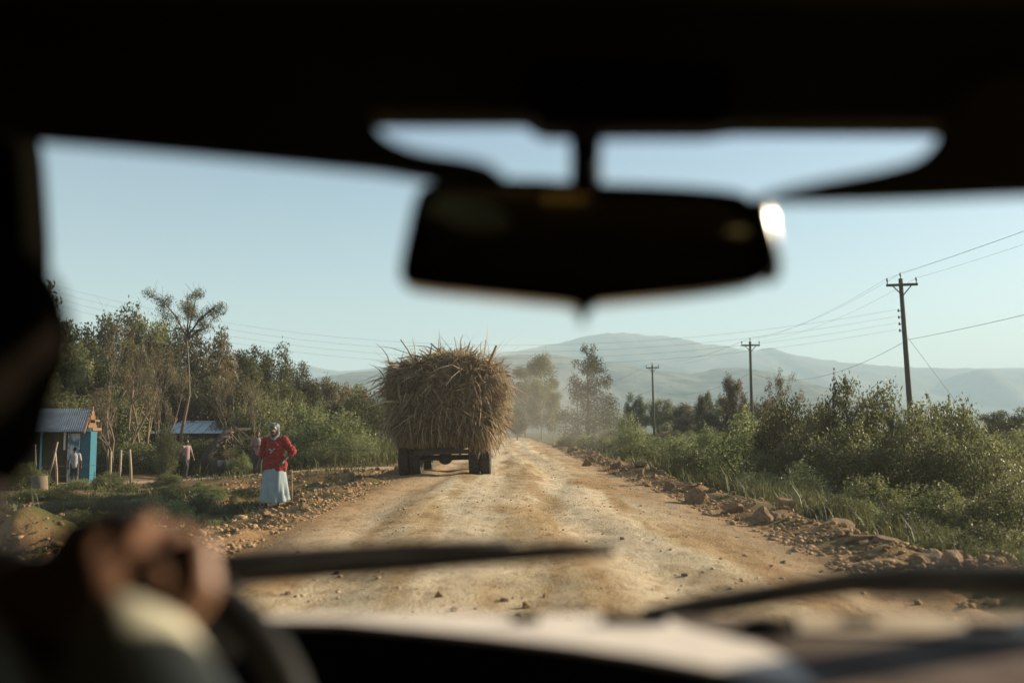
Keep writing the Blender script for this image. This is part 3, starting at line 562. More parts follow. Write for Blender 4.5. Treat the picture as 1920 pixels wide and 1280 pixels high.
# ------------------------------------------------------------------ hay trailer and load
TX, TY = P(833, 806, 27.3).x, 27.3
TR = thing('farm_trailer', 'trailer on double tyres seen from behind under an overhanging load of dry stalks', 'trailer', (TX, TY, G(TX, TY)+.0), R(-1.0)); TR.rotation_euler.y = R(-1.2)
def wheel(x, y, r=.50, wd=.29):
    m = MB(); h = wd/2; m.lathe([(r*.56, -h*.8), (r*.86, -h), (r*.96, -h*.85), (r, -h*.5), (r*.975, -h*.25), (r, 0), (r*.975, h*.25), (r, h*.5), (r*.96, h*.85), (r*.86, h), (r*.56, h*.8)], 0, 32)
    for k in range(26):
        a = 2*math.pi*k/26
        for s in (-1, 1): m.box((s*h*.62, r*1.005*math.cos(a+s*.06), r*1.005*math.sin(a+s*.06)), (h*.6, .05, .02), Matrix.Rotation(a+math.pi/2, 3, 'X'))
    w = add('wheel', None, TR, loc=(x, y, r-.02)); add('tyre', m.mesh('tyre', M['rubber']), w)
    q = MB(); q.lathe([(.02, -h*.3), (r*.35, -h*.35), (r*.5, -h*.7), (r*.58, -h*.8), (r*.58, h*.8), (r*.5, h*.7), (r*.35, h*.2), (.02, h*.3)], 0, 24); add('rim', q.mesh('rim', M['rim']), w)
for s in (-1, 1):
    wheel(s*1.12, .55); wheel(s*.81, .55); wheel(s*.90+.1, 3.9, .46, .26)
m = MB(); m.tube([(-1.2, .55, .48), (1.2, .55, .48)], .06, 10); m.tube([(-1.0, 3.9, .44), (1.2, 3.9, .44)], .05, 10); m.ell((0, .55, .48), (.2, .2, .18)); add('axle', m.mesh('axle', M['steel']), TR)
m = MB()
for s in (-1, 1): m.box((s*.42, 2.3, .82), (.10, 4.8, .22))
for yv in (.02, .75, 1.6, 2.6, 3.6, 4.6): m.box((0, yv, .80), (.72, .08, .16))
m.box((0, -.05, .66), (1.6, .06, .12)); m.box((-.45, 0, .72), (.06, .08, .3)); m.box((.45, 0, .72), (.06, .08, .3)); add('chassis', m.mesh('chassis', M['steel'], False), TR)
m = MB(); m.box((0, 2.3, .98), (2.3, 4.9, .08)); add('bed', m.mesh('bed', M['wood'], False), TR)
for x, y, a in [(-1.12, .05, 0), (1.0, .05, .0), (-1.12, 4.6, 0), (1.12, 4.6, 0)]:
    m = MB(); m.tube([(x, y, .95), (x+a, y, 2.1), (x+a, y, 3.05)], [.05, .045, .04], 8); add('stake', m.mesh('stake', M['wood']), TR)
m = MB(); m.tube([(0, 4.7, .7), (0, 6.6, .6)], .06, 8); add('drawbar', m.mesh('drawbar', M['steel']), TR)
LD = thing('stalk_load', 'huge shaggy load of dry maize stalks piled on the trailer', 'load', (TX+.02, TY, G(TX, TY)), R(-1.0)); LD.rotation_euler.y = R(-1.2)
g = np.random.default_rng(77)
# superellipse cross-section heap
def heap(u, v, yy):                       # u angle round the section, v scale 0..1
    c, s = np.cos(u), np.sin(u); e = .52; hw = 1.42+.08*np.sin(yy*1.7)+.13*np.sin(u*3+yy+.5); hh = 1.06+.09*np.sin(yy*2.1+u*2)
    return np.sign(c)*np.abs(c)**e*hw*v*(1+.07*np.clip(s, -1, .5)), np.sign(s)*np.abs(s)**e*hh*v
uu, yv = np.meshgrid(np.linspace(0, 2*np.pi, 49), np.linspace(0.0, 5.0, 22)); cx_, cz_ = heap(uu, .93*np.sin(np.clip((yv+.35)/1.0, 0, 1)*np.pi/2)*np.sin(np.clip((5.35-yv)/1.0, 0, 1)*np.pi/2), yv)
core = np.stack([cx_+.12*vnoise(uu*3, yv, .5, 40), yv-.05, np.maximum(2.12+cz_+.15*vnoise(uu*3, yv, .4, 41), .98)], -1)
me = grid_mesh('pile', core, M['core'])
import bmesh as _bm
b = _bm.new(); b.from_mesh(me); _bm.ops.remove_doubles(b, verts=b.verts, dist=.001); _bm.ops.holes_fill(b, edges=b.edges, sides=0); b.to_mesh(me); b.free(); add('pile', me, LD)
def ribbons(p0, d, L, wd, droop, g, nseg=4):
    n = len(p0); d = unit(d); side = unit(np.cross(d, g.normal(size=(n, 3)))); pts = [p0]; q = p0.copy(); dd = d.copy()
    for i in range(nseg):
        dd = unit(dd+np.array([0, 0, -1.])*droop[:, None]*.25+g.normal(size=(n, 3))*.12); q = q+dd*(L/nseg)[:, None]; pts.append(q)
    Vs = []
    for i, p in enumerate(pts): t = i/nseg; ww = (wd*(1-.75*t**2))[:, None]*side; Vs += [p-ww, p+ww]
    V = np.stack(Vs, 1); k = np.arange(n)[:, None]*(2*nseg+2); F4 = np.concatenate([k+[2*i, 2*i+1, 2*i+3, 2*i+2] for i in range(nseg)], 1).reshape(-1); return V, F4
def blade_set(name, nb, per, face, g):     # bundles of stalks that lie the same way
    k = np.repeat(np.arange(nb), per); n = nb*per; N = lambda sd, m=None: g.normal(0, sd, m or n)
    bt = np.clip(g.normal(.42, .26, nb), 0, 1)[k]+N(.13)
    if face == 'back':
        u = g.random(nb)*6.283; r = g.random(nb)**.5; cx, cz = heap(u, r*1.0, 0); bx = cx[k]+N(.16); bz = 2.12+cz[k]*.97+N(.12); bz = np.maximum(bz, 1.18)
        p = np.stack([bx, -.10-.22*g.random(n)+.42*(np.abs(bx)/1.45)**4+.30*np.clip((bz-2.75)/.5, 0, 1)**2, bz], -1)
        bd = np.stack([g.normal(0, .75, nb), -.25-.45*g.random(nb), g.normal(-.55, .65, nb)], -1)[k]; d = bd+np.stack([N(.38), N(.22), N(.38)], -1)
        L = g.uniform(.2, .85, nb)[k]*(.5+.8*g.random(n))*(1+.8*(g.random(n) < .05)); L = np.minimum(L, np.maximum(.22, (bz-.75)*1.0)); dr = g.uniform(.2, 1.7, n)
    elif face == 'side':
        s = np.where(g.random(nb) < .6, 1, -1)[k]; z = np.clip(g.uniform(1.1, 3.1, nb)[k]+N(.12), 1.05, 3.15); p = np.stack([s*(1.36-.42*np.abs((z-2.1)/1.1)**4), g.uniform(-.1, 5, nb)[k]+N(.2), z], -1)
        d = np.stack([s*(.35+.6*g.random(n)), g.normal(0, .8, nb)[k]+N(.3), g.normal(-.35, .6, nb)[k]+N(.3)], -1); L = g.uniform(.2, .75, n); dr = g.uniform(.3, 1.9, n)
    elif face == 'top':
        x = np.clip(g.uniform(-1.3, 1.3, nb)[k]+N(.13), -1.4, 1.4); p = np.stack([x, g.uniform(-.05, 5, nb)[k]**1.0+N(.12), 3.06+.14*g.random(n)+.14*np.sin(x*4+1)-.35*(np.abs(x)/1.4)**4], -1)
        d = np.stack([g.normal(0, .9, nb)[k]+N(.35), g.normal(-.25, .8, nb)[k]+N(.3), g.normal(.22, .38, nb)[k]+N(.22)], -1); L = g.uniform(.2, .7, n)*(1+.8*(g.random(n) < .10)); dr = g.uniform(0, 1.5, n); bt = bt+.12  # sun on the top is put into the tone of these stalks
    else:
        x = np.where(g.random(n) < .45, g.normal(.98, .16, n), g.uniform(-1.35, 1.2, n)); p = np.stack([x, -.08+.3*g.random(n), g.uniform(.92, 1.25, n)], -1); d = np.stack([N(.3), N(.2)-.15, -np.ones(n)], -1); L = g.uniform(.08, .34, n)*(1+1.1*(np.abs(x-.98) < .25)*g.random(n)); dr = g.uniform(0, .6, n); bt = bt+.15*(np.abs(x-.98) < .3)  # right lower corner painted lighter, as if lit
    return p, d, L, dr, np.clip(bt, 0, 1)
allV = []; allF = []; tones = []; off = 0
for face, nb, per, w0, w1 in [('back', 420, 18, .003, .013), ('back', 760, 7, .010, .034), ('side', 330, 18, .005, .020), ('top', 420, 14, .005, .020), ('top', 260, 6, .016, .050), ('fringe', 950, 1, .005, .018)]:
    p, d, L, dr, tn = blade_set('x', nb, per, face, g); V, F4 = ribbons(p, d, L, g.uniform(w0, w1, len(p)), dr, g); allV.append(V.reshape(-1, 3)); allF.append(F4+off); off += V.shape[0]*V.shape[1]
    tones.append(np.repeat(tn, V.shape[1]))
Fl = np.concatenate(allF); o = add('stalks', np_mesh('stalks', np.concatenate(allV), Fl, np.arange(len(Fl)//4)*4, np.concatenate(tones), M['straw']), LD, kind='stuff')
for a, b, r in [((-.85, .3, 3.0), (-1.15, -.1, 3.55), .022), ((.05, .6, 3.05), (-.35, .2, 3.45), .03), ((1.15, .2, 2.7), (1.48, -.15, 3.32), .045), ((1.05, .3, 2.9), (1.18, .1, 3.5), .012), ((.35, .5, 3.1), (.30, .3, 3.62), .010), ((-1.35, 0, 2.5), (-1.72, -.2, 2.2), .03), ((-1.35, 0, 2.1), (-1.74, -.2, 2.22), .03), ((1.2, -.1, 2.1), (1.95, -.3, 2.22), .012), ((-.3, -.2, 1.9), (.15, -.3, 2.5), .014), ((-.75, -.25, 2.0), (-.9, -.3, 1.0), .014)]:
    a = Vector(a)+Vector((0, 0, .16 if a[2] > 2.6 else 0)); b = Vector(b)+Vector((0, 0, .2 if b[2] > 3 else 0)); m = MB(); mid = (Vector(a)+Vector(b))/2+Vector((.02, 0, .03)); m.tube([a, mid, b], [r, r*.9, r*.7], 6); add('stick', m.mesh('stick', M['wood']), LD)

# ------------------------------------------------------------------ power poles and wires
def pole(px, D, htop, label, lean=0.0, arm=True, lv=0):
    x, z = atg(px, D); t = thing('power_pole', label, 'power pole', (x, D, z), 0, 'wooden power poles'); t.rotation_euler.y = lean; H = htop-z
    m = MB(); m.tube([(0, 0, -.2), (0, 0, H*.5), (0, 0, H)], [.15, .125, .10], 10); add('pole_shaft', m.mesh('pole_shaft', M['pole']), t)
    if arm:
        m = MB(); m.box((0, -.12, H-.32), (1.5, .10, .12)); m.beam((-.45, -.12, H-.36), (0, -.12, H-.85), .03, .05); m.beam((.45, -.12, H-.36), (0, -.12, H-.85), .03, .05); add('crossarm', m.mesh('crossarm', M['pole'], False), t)
        for s in (-.70, 0, .70):
            m = MB(); zz = H-.26 if s else H; m.tube([(s, -.12 if s else 0, zz), (s, -.12 if s else 0, zz+.12), (s, -.12 if s else 0, zz+.15), (s, -.12 if s else 0, zz+.28)], [.02, .025, .05, .035], 8); add('insulator', m.mesh('insulator', M['porcelain']), t)
    for i in range(lv):
        m = MB(); zz = H-1.55-i*.32; m.tube([(-.10, 0, zz), (-.24, 0, zz)], .02, 6); m.tube([(-.22, 0, zz-.06), (-.22, 0, zz+.08)], [.045, .03], 8); add('insulator', m.mesh('insulator', M['porcelain']), t)
    return Vector((x+math.sin(lean)*H, D, z+H*math.cos(lean))), t
PA, tA = pole(1712, 47.5, P(1700, 522, 47.5).z, 'near power pole with a crossarm, leaning over the right thicket', R(-2.2), True, 4)
PB, tB = pole(1411, 80, P(1411, 640, 80).z, 'middle power pole with a crossarm right of the hay trailer', R(-.3), True, 0)
PC, tC = pole(1227, 112, P(1222, 684, 112).z, 'far power pole with a crossarm right of the spire shaped tree', R(-1), True, 0)
PD, tD = pole(1083, 175, P(1083, 733, 175).z, 'farthest power pole in front of the spire shaped tree', 0, True, 0)
x, z = atg(82, 56); PE, tE = pole(82, 56, P(82, 528, 56).z, 'dark power pole at the left edge in front of the trees', 0, False, 0)
m = MB()
for i in range(4): zz = PE.z-z-.25-i*.36; m.tube([(.1, 0, zz), (.26, 0, zz)], .02, 6); m.tube([(.24, 0, zz-.06), (.24, 0, zz+.08)], [.045, .03], 8)
add('insulator_rack', m.mesh('insulator_rack', M['porcelain']), tE)
PN = Vector((19.5, 12, PA.z+.2))
def wire(name, spans, r, label, group):
    m = MB()
    for a, b, sag in spans:
        pts = []
        for i in range(25): t = i/24; p = a.lerp(b, t); p.z -= sag*4*t*(1-t); pts.append(p)
        m.tube(pts, r, 4)
    return add(name, m.mesh(name, M['wire']), None, label, 'power line', group)
for s, lab in ((-.7, 'left'), (0, 'middle'), (.7, 'right')):
    q = Vector((s, -.12 if s else 0, .0 if s else .26)); wire('power_line', [(PN+q, PA+q, .3), (PA+q, PB+q, .55), (PB+q, PC+q, .5), (PC+q, PD+q, .8)], .005, f'thin overhead wire on the {lab} insulators of the right hand poles', 'overhead wires')
Z0 = Vector((-.3, 0, 0))
wire('service_cable', [(Vector((16.5, 14, PA.z-3.1)), PA+Vector((0, 0, -3.0)), .25), (PA+Vector((0, 0, -3.1)), PB+Vector((0, 0, -2.55)), 1.1), (PB+Vector((0, 0, -2.55)), PC+Vector((0, 0, -2.8)), 1.0), (PC+Vector((0, 0, -2.8)), PD+Vector((0, 0, -2.4)), .8)], .010, 'thick dark cable hanging low between the right hand poles', 'overhead wires')
for i, lab in enumerate(('topmost', 'second', 'third', 'lowest')):
    a = PE+Vector((.24, 0, -.2-i*.36)); b = PA+Vector((-.24, 0, -1.5-i*.32)); wire('crossing_wire', [(a, b, 2.5)], .0055, f'{lab} of the four wires sagging across the road', 'wires crossing the road')
m = MB(); m.tube([PA+Vector((0, 0, -2.5)), Vector((PA.x+4.3, PA.z*0+47, G(PA.x+4.3, 47)))], .008, 4); add('guy_wire', m.mesh('guy_wire', M['wire']), None, 'thin stay wire running down from the near power pole', 'stay wire')

# ------------------------------------------------------------------ kiosk, house, fence, log on the left
KD = 37.0
kb = Vector((P(170, 806, KD).x, KD, 0)); kz = G(kb.x-1, KD)-.02; kb.z = kz
K = thing('kiosk', 'small wooden kiosk with a corrugated blue-grey roof and a teal side', 'kiosk', kb, R(14))
KW, KH, KL = 2.9, P(100, 806, KD).z-kz, 2.2
m = MB()
m.box((-KW/2-.35, KL, KH/2), (KW+.1, .06, KH)); m.box((-KW-.38, KL/2, KH/2), (.06, KL, KH)); m.box((-KW/2-.35, .35, KH*.5), (KW-.2, .05, KH))
for i in range(12): m.box((-KW-.2+i*.24, .315, KH*.5), (.02, .02, KH))
add('wall', m.mesh('wall', M['shedwall'], False), K)
m = MB(); m.box((-.03, .8, KH/2+.02), (.06, 1.5, KH)); m.box((-.15, 0, KH/2+.02), (.33, .05, KH)); add('side_panel', m.mesh('side_panel', M['teal'], False), K)
m = MB(); m.box((-.2, -.03, KH+.0), (.42, .05, .10)); m.box((-.15, -.035, .03), (.36, .05, .07)); m.tube([(-1.65, -.1, 0), (-1.65, -.1, KH)], .04, 6); m.box((-2.4, -.1, KH-.02), (1.6, .06, .08)); add('trim', m.mesh('trim', M['ltteal'], False), K)
D_ = add('door', None, K, loc=(0, 0, 0)); m = MB()
for i in range(4): m.box((-.39-i*.105, -.06, KH*.48), (.10, .035, KH*.92))
add('door_leaf', m.mesh('door_leaf', M['peel'], False), D_); m = MB(); m.box((-.86, -.09, KH*.8), (.06, .10, KH*.33)); add('door_post', m.mesh('door_post', M['white_cloth'], False), D_)
RZ = P(100, 766, KD+1).z-kz
def corr(x0, x1, y0, z0, y1, z1, pitch=.076, amp=.014):
    nx = int(abs(x1-x0)/pitch*6); xs_ = np.linspace(x0, x1, nx); t_ = np.linspace(0, 1, 6); Xg, Tg = np.meshgrid(xs_, t_); return np.stack([Xg, y0+(y1-y0)*Tg, z0+(z1-z0)*Tg+amp*np.sin(Xg/pitch*2*np.pi)], -1)
o = add('roof', grid_mesh('roof', corr(-KW-.6, -.18, -.38, KH-.06, KL/2, RZ), M['tin']), K); sm_ = o.modifiers.new('solid', 'SOLIDIFY'); sm_.thickness = .006
o = add('roof', grid_mesh('roof', corr(-KW-.6, -.18, KL/2, RZ, KL+.4, KH-.06), M['tin']), K); sm_ = o.modifiers.new('solid', 'SOLIDIFY'); sm_.thickness = .006
m = MB(); m.beam((-.17, -.4, KH-.1), (-.17, KL/2, RZ-.05), .05, .09); m.beam((-.17, KL+.4, KH-.1), (-.17, KL/2, RZ-.05), .05, .09); m.box((-.06, KL/2, KH+.03), (.26, 2.2, .10)); m.box((-.06, KL/2, KH+.36), (.24, 1.2, .06))
for i in range(9): m.box((-.12, .25+i*.22, KH+.09+.5*(RZ-KH)*(1-abs(i-4)/4.5)), (.03, .2, max(.05, (RZ-KH)*(1-abs(i-4)/4.8))))
add('gable', m.mesh('gable', M['rafter'], False), K)
m = MB(); m.box((-.75, -.5, -.02), (.8, .5, .22)); o = add('doorstep', m.mesh('doorstep', M['rock'], False), K); bevel(o, .04)

HD = 56.0; hx = P(362, 806, HD).x; hz = G(hx, HD)
Hs = thing('house', 'low house with a pale silver hipped iron roof among the trees', 'house', (hx, HD, hz)); rt = P(362, 790, HD).z-hz; eb = P(362, 812, HD).z-hz; hw = 70*HD/F
m = MB(); m.box((0, 1.6, eb/2), (2*hw*.92, 3.0, eb)); add('wall', m.mesh('wall', M['shedwall'], False), Hs)
m = MB(); A = [(-hw*1.1, -.3, eb), (hw*1.1, -.3, eb), (hw*1.1, 3.5, eb), (-hw*1.1, 3.5, eb), (-hw*.55, 1.6, rt), (hw*.45, 1.6, rt)]
m.add(A, [(0, 1, 5, 4), (1, 2, 5), (2, 3, 4, 5), (3, 0, 4), (3, 2, 1, 0)]); add('roof', m.mesh('roof', M['tin_pale'], False), Hs)
m = MB()
for i in range(7): x_ = -hw*.9+i*hw*.3; m.beam((x_, -.32, eb+.03), (max(-hw*.55, min(hw*.45, x_*.8+.2)), 1.58, rt+.02), .05, .04)
m.beam((-hw*.55, 1.6, rt+.03), (hw*.45, 1.6, rt+.03), .22, .06); m.beam((hw*.45, 1.6, rt+.02), (hw*1.1, -.3, eb+.02), .12, .05); add('roof_rib', m.mesh('roof_rib', M['tin_pale'], False), Hs)

def post(px, y0, y1, D, lean, label, r=.045):
    b = P(px, y1, D); t_ = P(px+lean, y0, D); x, z = b.x, G(b.x, D)-.15; H = t_.z-z
    m = MB(); m.tube([(0, 0, 0), ((t_.x-x)*.5+.02, 0, H*.5), (t_.x-x, 0, H)], [r*1.1, r, r*.9], 8); return add('fence_post', m.mesh('fence_post', M['wood']), None, label, 'fence post', 'crooked fence posts by the kiosk', loc=(x, D, z))
FP = [post(205, 846, 880, 36.5, 3, 'thin fence post nearest the kiosk'), post(222, 843, 890, 36, 5, 'tall leaning fence post in the middle of three'), post(246, 842, 893, 35.5, -3, 'crooked fence post nearest the bare trunks', .05), post(107, 848, 890, 35.5, -4, 'thick fence post before the kiosk wall', .05), post(86, 828, 888, 35.2, 22, 'slanting stick propped across the fence before the kiosk', .03), post(66, 832, 890, 35, 0, 'thin fence post at the left picture edge', .03)]
for h in (.35, .7):
    pts = [Vector((q.location.x, q.location.y, q.location.z+.15+h)) for q in (FP[5], FP[3], FP[0], FP[1], FP[2])]; m = MB(); m.tube(pts, .006, 4)
    add('fence_wire', m.mesh('fence_wire', M['wire']), None, ('lower' if h < .5 else 'upper')+' fence wire strung between the crooked posts', 'fence wire')
for px, py, D, r, lab in [(78, 890, 30, .22, 'cut tree stump at the left below the kiosk')]:
    x, z = atg(px, D); m = MB(); m.tube([(0, 0, -.2), (.02, 0, .25), (0, 0, .62)], [r*1.3, r*1.05, r], 12); add('tree_stump', m.mesh('tree_stump', M['bark']), None, lab, 'stump', loc=(x, D, z))
a = P(372, 868, 43); b_ = P(443, 806, 44.5); m = MB(); m.tube([a+Vector((0, 0, -.3)), a.lerp(b_, .4)+Vector((0, 0, .15)), a.lerp(b_, .75)+Vector((0, 0, .25)), b_, b_+Vector((.6, .2, .05))], [.22, .20, .16, .10, .05], 12)
FL = thing('fallen_log', 'dark leaning tree trunk with roots beside the silver roofed house', 'log', (0, 0, 0)); add('trunk', m.mesh('trunk', M['logbark']), FL); m = MB(); rr = random.Random(4)
for i in range(16): c = a.lerp(b_, rr.uniform(.55, .95)); m.tube([c, c+Vector((rr.gauss(.1, .3), rr.gauss(0, .3), rr.gauss(-.25, .3))), c+Vector((rr.gauss(.2, .6), rr.gauss(0, .5), rr.gauss(-.5, .5)))], [.05, .03, .01], 5)
add('branch', m.mesh('branch', M['bark']), FL)
x, z = atg(417, 41.5); BR = thing('barrel', 'black barrel lying in the grass under the leaning trunk', 'barrel', (x, 41.5, z+.3), .3)
m = MB(); m.lathe([(.001, -.44), (.28, -.44), (.31, -.40), (.33, -.2), (.345, -.18), (.33, -.15), (.335, .15), (.345, .18), (.33, .2), (.31, .40), (.28, .44), (.001, .44)], 0, 24); add('drum', m.mesh('drum', M['drum']), BR)

# ------------------------------------------------------------------ people
def hand(m, w, d, up, s=1.0, curl=.5, side=1):
    w, d, up = Vector(w), Vector(d).normalized(), Vector(up); up = (up-d*up.dot(d)).normalized(); x = d.cross(up)*side
    m.capsule(w, w+d*.075*s, .026*s, .034*s, 10); m.capsule(w+d*.05*s+x*.018*s, w+d*.08*s+x*.02*s, .022*s, .018*s, 8); m.capsule(w+d*.05*s-x*.018*s, w+d*.08*s-x*.02*s, .022*s, .018*s, 8)
    for i, L in enumerate((.068, .078, .072, .056)):
        b = w+d*.085*s+x*(.033-.022*i)*s; q = b+d*L*.45*s-up*L*.15*curl*s; e = q+d*L*.3*s-up*L*.5*curl*s; f = e-up*L*.35*curl*s+d*L*.12*(1-curl)*s
        m.capsule(b, q, .0095*s, .009*s, 8); m.capsule(q, e, .009*s, .008*s, 8); m.capsule(e, f, .008*s, .007*s, 8)
    b = w+d*.03*s+x*.03*s; q = b+d*.035*s+x*.022*s-up*.012*s; m.capsule(b, q, .014*s, .011*s, 8); m.capsule(q, q+d*.032*s-up*.02*curl*s, .011*s, .009*s, 8)
def headshape(m, c, s, yaw=0, face=-1):
    R3 = Matrix.Rotation(yaw, 3, 'Z'); c = Vector(c); V_ = lambda x, y, z: c+R3 @ Vector((x*s, y*face*-1*s if False else y*s, z*s))
    m.ell(V_(0, 0, .02), (.076*s, .095*s, .105*s), R3); m.ell(V_(0, -.03, -.06), (.055*s, .065*s, .055*s), R3); m.capsule(V_(0, -.09, .0), V_(0, -.108, -.028), .010*s, .016*s, 8)   # face toward -Y
    for sx in (-1, 1): m.ell(V_(sx*.078, .0, -.005), (.010*s, .02*s, .032*s), R3); m.ell(V_(sx*.033, -.082, -.045), (.02*s, .018*s, .02*s), R3)
    m.ell(V_(0, -.088, -.062), (.024*s, .014*s, .012*s), R3); m.ell(V_(0, -.075, -.10), (.028*s, .022*s, .02*s), R3)
    for sx in (-1, 1): m.ell(V_(sx*.03, -.084, .033), (.026*s, .012*s, .010*s), R3)
def person(label, loc, rz, H, sk, top, bottom, pose, shorts=False, back=False):
    s = H/1.7; t = thing('person', label, 'person', loc, rz); v = lambda x, y, z: Vector((x*s, y*s, z*s)); m = MB()
    hip = [v(-.09, 0, .9), v(.09, 0, .9)]; kn = [v(*pose['kneeL']), v(*pose['kneeR'])]; an = [v(*pose['ankL']), v(*pose['ankR'])]; sh = [v(-.185, 0, 1.40), v(.185, 0, 1.40)]; el = [v(*pose['elL']), v(*pose['elR'])]; wr = [v(*pose['wrL']), v(*pose['wrR'])]
    m.capsule(v(0, 0, .98), v(0, 0, 1.30), .13*s, .15*s); m.capsule(sh[0], sh[1], .07*s, .07*s); m.capsule(v(0, 0, 1.38), v(0, -.01, 1.53), .06*s, .052*s)
    for i in (0, 1):
        m.capsule(hip[i], kn[i], .085*s, .058*s); m.capsule(kn[i], an[i], .056*s, .038*s); m.capsule(an[i]+v(0, .02, -.05), an[i]+v(0, -.14, -.06), .035*s, .03*s)
        m.capsule(sh[i], el[i], .055*s, .042*s); m.capsule(el[i], wr[i], .042*s, .028*s); hand(m, wr[i], wr[i]-el[i], v(0, -1, .2), s, .4, 1 if i else -1)
    headshape(m, v(0, -.02, 1.62), s, pose.get('yaw', 0)); remesh(add('body', m.mesh('body', sk), t), .011*s)
    if top:
        m = MB(); m.capsule(v(0, 0, .92), v(0, 0, 1.32), .16*s, .165*s); m.capsule(sh[0], sh[1], .082*s, .082*s)
        for i in (0, 1): m.capsule(sh[i], sh[i].lerp(el[i], .8), .076*s, .062*s)
        remesh(add('shirt', m.mesh('shirt', top), t), .013*s)
    if bottom:
        m = MB(); m.capsule(v(-.06, 0, .95), v(.06, 0, .95), .13*s, .13*s)
        for i in (0, 1): m.capsule(hip[i], kn[i], .105*s, .085*s); (None if shorts else m.capsule(kn[i], an[i]+v(0, 0, .02), .08*s, .062*s))
        remesh(add('shorts' if shorts else 'trousers', m.mesh('trousers', bottom), t), .013*s)
    m = MB(); m.ell(v(0, 0, 1.66), (.083*s, .10*s, .092*s)); remesh(add('hair', m.mesh('hair', M['hair']), t), .012*s)
    return t
stand = dict(kneeL=(-.10, -.02, .5), kneeR=(.10, -.02, .5), ankL=(-.10, .02, .09), ankR=(.10, .02, .09), elL=(-.26, .03, 1.13), elR=(.26, .03, 1.13), wrL=(-.27, -.04, .88), wrR=(.27, -.04, .88))
walk = dict(stand, kneeL=(-.09, -.16, .52), ankL=(-.09, -.10, .10), kneeR=(.09, .06, .50), ankR=(.09, .28, .14), elL=(-.25, .12, 1.14), wrL=(-.26, .10, .90), elR=(.25, -.08, 1.14), wrR=(.25, -.20, .93))
fold = dict(stand, elL=(-.25, -.02, 1.14), wrL=(-.05, -.20, 1.15), elR=(.25, -.02, 1.14), wrR=(.06, -.21, 1.10))
x, z = atg(142, 35.6); person('child in a pale grey shirt and dark shorts standing before the kiosk door', (x, 35.6, z), R(200), 1.32, M['skin'], M['grey'], M['navy'], stand, True)
x, z = atg(350, 39.6); person('man in a pink top and dark trousers walking along the side track', (x, 39.6, z), R(60), 1.5, M['skin'], M['pink'], M['navy'], walk)
x, z = atg(484, 38.6); person('man in a pale pink shirt standing behind the woman in red', (x, 38.6, z), R(15), 1.64, M['skin'], M['pink'], M['navy'], fold)
# the woman in red
WD = 18.3; x, z = atg(517, WD)
W = thing('person', 'woman in red top and long pale blue skirt on the left verge, hand on hip', 'person', (x, WD, z+.0), R(-4)); s = .875
m = MB(); v = lambda a, b, c: Vector((a*s, b*s, c*s))
m.capsule(v(0, .0, .95), v(.0, -.05, 1.30), .14*s, .15*s); m.capsule(v(-.18, -.07, 1.38), v(.18, -.06, 1.40), .07*s, .07*s); m.capsule(v(0, -.07, 1.38), v(0, -.13, 1.52), .055*s, .05*s)
sh = [v(-.19, -.07, 1.37), v(.19, -.06, 1.40)]; el = [v(-.27, -.03, 1.11), v(.35, .03, 1.14)]; wr = [v(-.31, -.12, .87), v(.23, -.14, .96)]
for i in (0, 1): m.capsule(sh[i], el[i], .055*s, .045*s); m.capsule(el[i], wr[i], .043*s, .028*s); hand(m, wr[i], wr[i]-el[i], v(0, -1, .2), s*1.05, .5, 1 if i else -1)
for a, b, c in ((v(-.10, 0, .85), v(-.10, -.12, .47), v(-.12, -.20, .09)), (v(.10, 0, .85), v(.10, -.03, .47), v(.10, .12, .12))):
    m.capsule(a, b, .09*s, .06*s); m.capsule(b, c, .055*s, .04*s); m.capsule(c+v(0, .03, -.05), c+v(0, -.15, -.06), .038*s, .03*s)
headshape(m, v(0, -.17, 1.60), s, R(8)); remesh(add('body', m.mesh('body', M['skin']), W), .010)
m = MB(); m.capsule(v(0, .0, .90), v(0, -.05, 1.28), .185*s, .19*s); m.capsule(sh[0], sh[1], .09*s, .09*s); m.capsule(v(-.05, -.01, .86), v(.06, -.01, .86), .205*s, .205*s)
m.capsule(sh[0], sh[0].lerp(el[0], 1.0), .085*s, .072*s); m.capsule(el[0], el[0].lerp(wr[0], .35), .07*s, .055*s); m.capsule(sh[1], el[1], .088*s, .078*s); m.capsule(el[1], el[1].lerp(wr[1], .4), .074*s, .056*s)
sw = remesh(add('sweater', m.mesh('sweater', M['red']), W), .012); dm = sw.modifiers.new('wrinkle', 'DISPLACE'); tx_ = bpy.data.textures.new('folds', 'CLOUDS'); tx_.noise_scale = .10; dm.texture = tx_; dm.strength = .07
m = MB()
for a_, b_, c_, d_ in ((-.05, 1.19, .030, .022), (-.005, 1.16, .022, .030), (.035, 1.20, .026, .016), (-.03, 1.12, .020, .018)): m.ell(v(a_, -.222, b_), (c_*s, .012*s, d_*s), None, 8, 6)
remesh(add('emblem', m.mesh('emblem', M['emblem']), W), .006, 1)
n = 72; Gs = np.zeros((22, n, 3)); ph = np.arange(n)/n*2*np.pi
for j in range(22):
    t_ = j/21; rx = (.15+.12*t_**.5)*s; ry = (.14+.16*t_**.6)*s; fold_ = 1+(.04+.17*t_)*(np.abs(np.sin(ph*4.5+1.6*np.sin(t_*2.6+.4)+.7))**.8-.55)*(1+.5*np.sin(ph*2+1))+.07*t_*np.sin(ph*3+2)+.03*np.sin(ph*13+t_*4)
    Gs[j, :, 0] = rx*np.cos(ph)*fold_+.015*s*t_; Gs[j, :, 1] = ry*np.sin(ph)*fold_-.03*t_; Gs[j, :, 2] = (.90-.78*t_+.03*t_*np.sin(ph*2+1))*s
